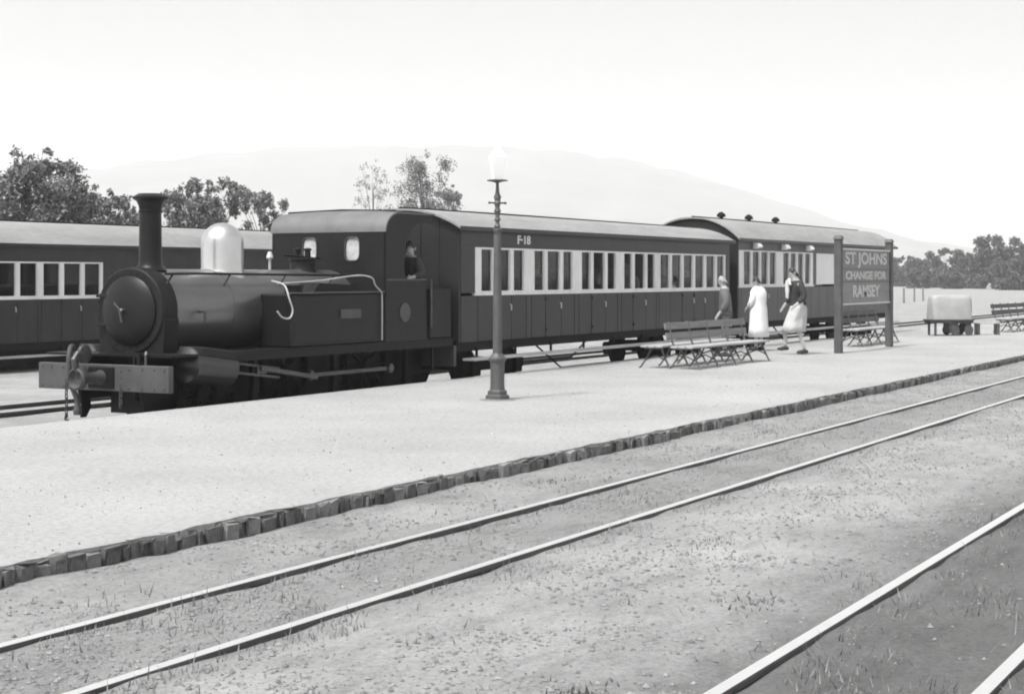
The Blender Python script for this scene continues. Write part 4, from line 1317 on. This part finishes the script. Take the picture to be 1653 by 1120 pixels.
def at(px_, depth_y):
    """ground position under a column of the view at distance depth_y across the tracks"""
    Z = FPX * depth_y / (cth * (2265 - px_))
    return ((Z - depth_y * sth) / cth, depth_y, -.37)
def h_for(py_, px_, depth_y):
    Z = FPX * depth_y / (cth * (2265 - px_))
    return EYE - (py_ - 446) * Z / FPX + .37
for (px_, py_, dy, rad, lab, m, n, kw) in [
        (-30, 285, 46, 2.0, 'dark leafy tree at the left edge, partly out of view', M_leaf, 10000, {}),
        (68, 262, 44, 1.9, 'tall dark leafy tree with a thin top twig left of the chimney', M_leaf, 13000, dict(spire=.4)),
        (108, 315, 44, 1.25, 'dark rounded bush below the tall left tree', M_leaf, 7000, {}),
        (172, 314, 47, 1.2, 'looser grey bush just left of the chimney', M_leaf, 6000, dict(wispy=.9)),
        (212, 345, 47, .8, 'low dark shrub close behind the chimney', M_leaf, 3500, {}),
        (300, 312, 46, 1.25, 'dark bushy tree just right of the chimney', M_leaf, 9000, {}),
        (345, 290, 46, 1.35, 'dark bushy tree above the dome', M_leaf, 10000, {}),
        (425, 312, 52, 1.1, 'thin pale tree between the dome and the cab', M_leaf2, 6000, dict(wispy=1.0)),
        (602, 268, 88, 1.7, 'wispy pale young tree far above the cab roof', M_leaf2, 1700, dict(wispy=.9, leaf=.09, limb=.35)),
        (688, 254, 70, 2.7, 'pale feathery tree rising behind the coach front end', M_leaf2, 9000, dict(wispy=1.0, leaf=.10, spire=.3)),
        (720, 310, 62, 1.1, 'small pale bush at the coach front end', M_leaf2, 5000, dict(wispy=1.0)),
]:
    tree(at(px_, dy), h_for(py_, px_, dy), rad * 1.15, lab, m, int(abs(px_) * 3 + dy), int(n * 2.3), **kw)
# trees and bushes across the field on the right
hl = ['dark bush at the left end of the far hedge, beside the sign', 'low bush second along the far hedge from the sign', 'rounded tree standing out of the far hedge in its middle', 'low dark bush between the hedge middle and the tall tree',
      'grey bush left of the tall hedge tree', 'tallest rounded tree in the far hedge at the right', 'dark tree at the right edge beyond the field', 'dense dark bush in front of the tall hedge tree', 'small dark bush low in front of the hedge middle', 'low bush in front of the hedge near the sign']
for k, (px_, top, base, rad, dep) in enumerate([(1462, 412, 452, 3.6, 240), (1492, 416, 456, 3.4, 225), (1528, 402, 460, 3.4, 215), (1560, 411, 462, 3.2, 205), (1588, 405, 464, 3.2, 200), (1615, 384, 466, 3.8, 195), (1652, 400, 468, 4.2, 185), (1632, 424, 469, 3.0, 178), (1535, 430, 464, 2.6, 196), (1486, 434, 460, 2.8, 205)]):
    dep *= 1.27
    lat = (px_ - 826.5) / FPX * dep
    X_, Y_ = dep * cth + lat * sth, dep * sth - lat * cth
    hgt = (base - top) / FPX * dep + .3
    tree((X_, Y_, -.5), hgt + (EYE - (base - 446) / FPX * dep) * .5, rad, hl[k], M_leaf3, 300 + k, 9000, .24, 'hedge_tree', clear=.0, nclump=26, group='trees of the far hedge')

# far fence posts by the field
for k, px_ in enumerate((1459, 1476, 1490)):
    dep = 117 + k * 5
    lat = (px_ - 826.5) / FPX * dep
    o = MB().box(-.06, .06, -.06, .06, -.4, .75, .01)
    q = o.build('fence_post', M_bench)
    q.location = (dep * cth + lat * sth, dep * sth - lat * cth, 0)
    tag(q, ['leftmost thin fence post in the pale field', 'middle thin fence post in the pale field', 'rightmost thin fence post in the pale field'][k], 'post', 'fence posts in the field')

# ------------------------------------------------------------------ loose stones and dry grass (nobody could count them)
rs = np.random.RandomState(3)
def scatter(n, xr, yr, dens):
    out = []
    while len(out) < n:
        u = rs.uniform(0, 1, (n, 2))
        x = xr[0] + (xr[1] - xr[0]) * u[:, 0] ** 1.9
        y = yr[0] + (yr[1] - yr[0]) * u[:, 1]
        keep = rs.uniform(0, 1, n) < dens(x, y)
        for r_ in RAILS:
            keep &= np.abs(y - r_) > .07
        out += list(zip(x[keep], y[keep]))
    a = np.array(out[:n])
    return a[:, 0], a[:, 1]
def clump_field(x, y, s, seed, lo=.1):
    return np.clip(.45 + .55 * wave(x, y, s, seed), lo, 1)
# pebbles: squashed octahedra
n = 34000
x, y = scatter(n, (3.4, 40), (.4, 6.7), lambda x, y: clump_field(x, y, 3.0, 21) * np.where(y < 2.6, .12, 1))
z = ground_z(x, y)
s = np.clip(rs.lognormal(-4.95, .5, n), .003, .019)
base = np.array([(1, 0, 0), (0, 1, 0), (-1, 0, 0), (0, -1, 0), (0, 0, .7), (0, 0, -.5)], float)
ang = rs.uniform(0, 6.28, n)
bv = base[None] * s[:, None, None] * rs.uniform(.7, 1.3, (n, 1, 3))
ca, sa = np.cos(ang)[:, None], np.sin(ang)[:, None]
vx = bv[..., 0] * ca - bv[..., 1] * sa + x[:, None]
vy = bv[..., 0] * sa + bv[..., 1] * ca + y[:, None]
vz = bv[..., 2] + z[:, None] + s[:, None] * .2
v = np.stack([vx, vy, vz], -1).reshape(-1, 3)
tri = np.array([(0, 1, 4), (1, 2, 4), (2, 3, 4), (3, 0, 4), (1, 0, 5), (2, 1, 5), (3, 2, 5), (0, 3, 5)])
f_ = (tri[None] + (np.arange(n) * 6)[:, None, None]).reshape(-1, 3)
me = bpy.data.meshes.new('loose_stones')
me.from_pydata(v.tolist(), [], f_.tolist())
tag(link('loose_stones', me, M_pebble), 'loose small stones scattered over the track bed', 'gravel', kind='stuff')
def blades(name, x, y, z, hmu, hs_, wd0, m, label, cat):
    n = len(x)
    hgt = np.clip(rs.lognormal(hmu, hs_, n), .012, .16)
    a = rs.uniform(0, 6.28, n); lean = rs.normal(0, .6, (n, 2)) * hgt[:, None]
    wd = wd0 * rs.uniform(.7, 1.4, n)
    p0 = np.stack([x - np.cos(a) * wd, y - np.sin(a) * wd, z - .01], -1)
    p1 = np.stack([x + np.cos(a) * wd, y + np.sin(a) * wd, z - .01], -1)
    p2 = np.stack([x + lean[:, 0], y + lean[:, 1], z + hgt], -1)
    v = np.stack([p0, p1, p2], 1).reshape(-1, 3)
    me = bpy.data.meshes.new(name)
    me.from_pydata(v.tolist(), [], np.arange(n * 3).reshape(n, 3).tolist())
    tag(link(name, me, m), label, cat, kind='stuff')
wx, wy = [], []
for (cx0, cy0, r0, k) in [(4.05, 2.72, .10, 500), (4.35, 2.85, .13, 700), (4.6, 2.95, .08, 350), (3.7, 2.9, .1, 350), (6.6, 3.0, .12, 90), (7.9, 3.9, .1, 60), (9.5, 6.3, .1, 60), (14, 6.2, .12, 80)]:
    cx0 = 1.1167 * cx0 + .226 * cy0
    wx += list(rs.normal(cx0, r0 * 1.5, k)); wy += list(rs.normal(cy0, r0 * .6, k))
wx, wy = np.array(wx), np.array(wy)
kp = np.min(np.stack([np.abs(wy - r_) for r_ in RAILS]), 0) > .06
wx, wy = wx[kp], wy[kp]
blades('low_weeds', wx, wy, ground_z(wx, wy), -4.0, .4, .006, mat('weed_leaves', 0.07, .8, .2, 3, island=.5), 'low dark weeds in scattered patches by the nearest rail', 'weeds')
n = 16000
gx_ = 5 + 42 * rs.uniform(0, 1, n) ** 1.5; gy_ = rs.uniform(PY0 + .08, PY1 - .05, n)
gs = np.clip(rs.lognormal(-5.3, .45, n), .002, .016)
tet = np.array([(1, 0, 0), (-.5, .87, 0), (-.5, -.87, 0), (0, 0, .8)])
ga = rs.uniform(0, 6.28, n)
tv = tet[None] * gs[:, None, None] * rs.uniform(.7, 1.3, (n, 1, 3))
v = np.stack([tv[..., 0] * np.cos(ga)[:, None] - tv[..., 1] * np.sin(ga)[:, None] + gx_[:, None], tv[..., 0] * np.sin(ga)[:, None] + tv[..., 1] * np.cos(ga)[:, None] + gy_[:, None], tv[..., 2] + .004 + 0 * ga[:, None]], -1).reshape(-1, 3)
f_ = (np.array([(0, 1, 3), (1, 2, 3), (2, 0, 3)])[None] + (np.arange(n) * 4)[:, None, None]).reshape(-1, 3)
me = bpy.data.meshes.new('platform_grit')
me.from_pydata(v.tolist(), [], f_.tolist())
tag(link('platform_grit', me, mat('grit', .28, .95, .1, 3, island=.5)), 'fine loose grit strewn over the platform', 'grit', kind='stuff')
# dry grass blades, thickest along the rails and in patches
n = 11000
def gd(x, y):
    d = np.min(np.stack([np.abs(y - r_ + .10) for r_ in RAILS]), 0)
    return np.clip(.85 * np.exp(-(d / .16) ** 2) + .55 * (wave(x, y, 1.6, 33) > .75), .02, 1) * clump_field(x, y, 5.0, 34, .05)
x, y = scatter(n, (3.4, 46), (.4, 6.7), gd)
z = ground_z(x, y)
hgt = np.clip(rs.lognormal(-3.35, .4, n), .012, .10)
a = rs.uniform(0, 6.28, n); lean = rs.normal(0, .5, (n, 2)) * hgt[:, None]
wd = .0035 + .002 * rs.uniform(0, 1, n)
p0 = np.stack([x - np.cos(a) * wd, y - np.sin(a) * wd, z - .01], -1)
p1 = np.stack([x + np.cos(a) * wd, y + np.sin(a) * wd, z - .01], -1)
p2 = np.stack([x + lean[:, 0], y + lean[:, 1], z + hgt], -1)
v = np.stack([p0, p1, p2], 1).reshape(-1, 3)
me = bpy.data.meshes.new('dry_grass')
me.from_pydata(v.tolist(), [], np.arange(n * 3).reshape(n, 3).tolist())
tag(link('dry_grass', me, M_grass), 'sparse dry grass along the rails and in patches', 'grass', kind='stuff')

# ------------------------------------------------------------------ haze over the valley
hz = MB().box(-5000, 5000, -5000, 5000, -2.5, 420)
hzm = bpy.data.materials.new('valley_haze')
hzm.use_nodes = True
nt = hzm.node_tree
nt.nodes.clear()
ho = nt.nodes.new('ShaderNodeOutputMaterial')
hp = nt.nodes.new('ShaderNodeVolumePrincipled')
hp.inputs['Color'].default_value = (.97, .97, .97, 1)
hp.inputs['Density'].default_value = 0.00046
hp.inputs['Anisotropy'].default_value = 0.0
nt.links.new(hp.outputs[0], ho.inputs['Volume'])
tag(hz.build('haze', hzm), 'pale haze over the valley', 'haze', kind='stuff')
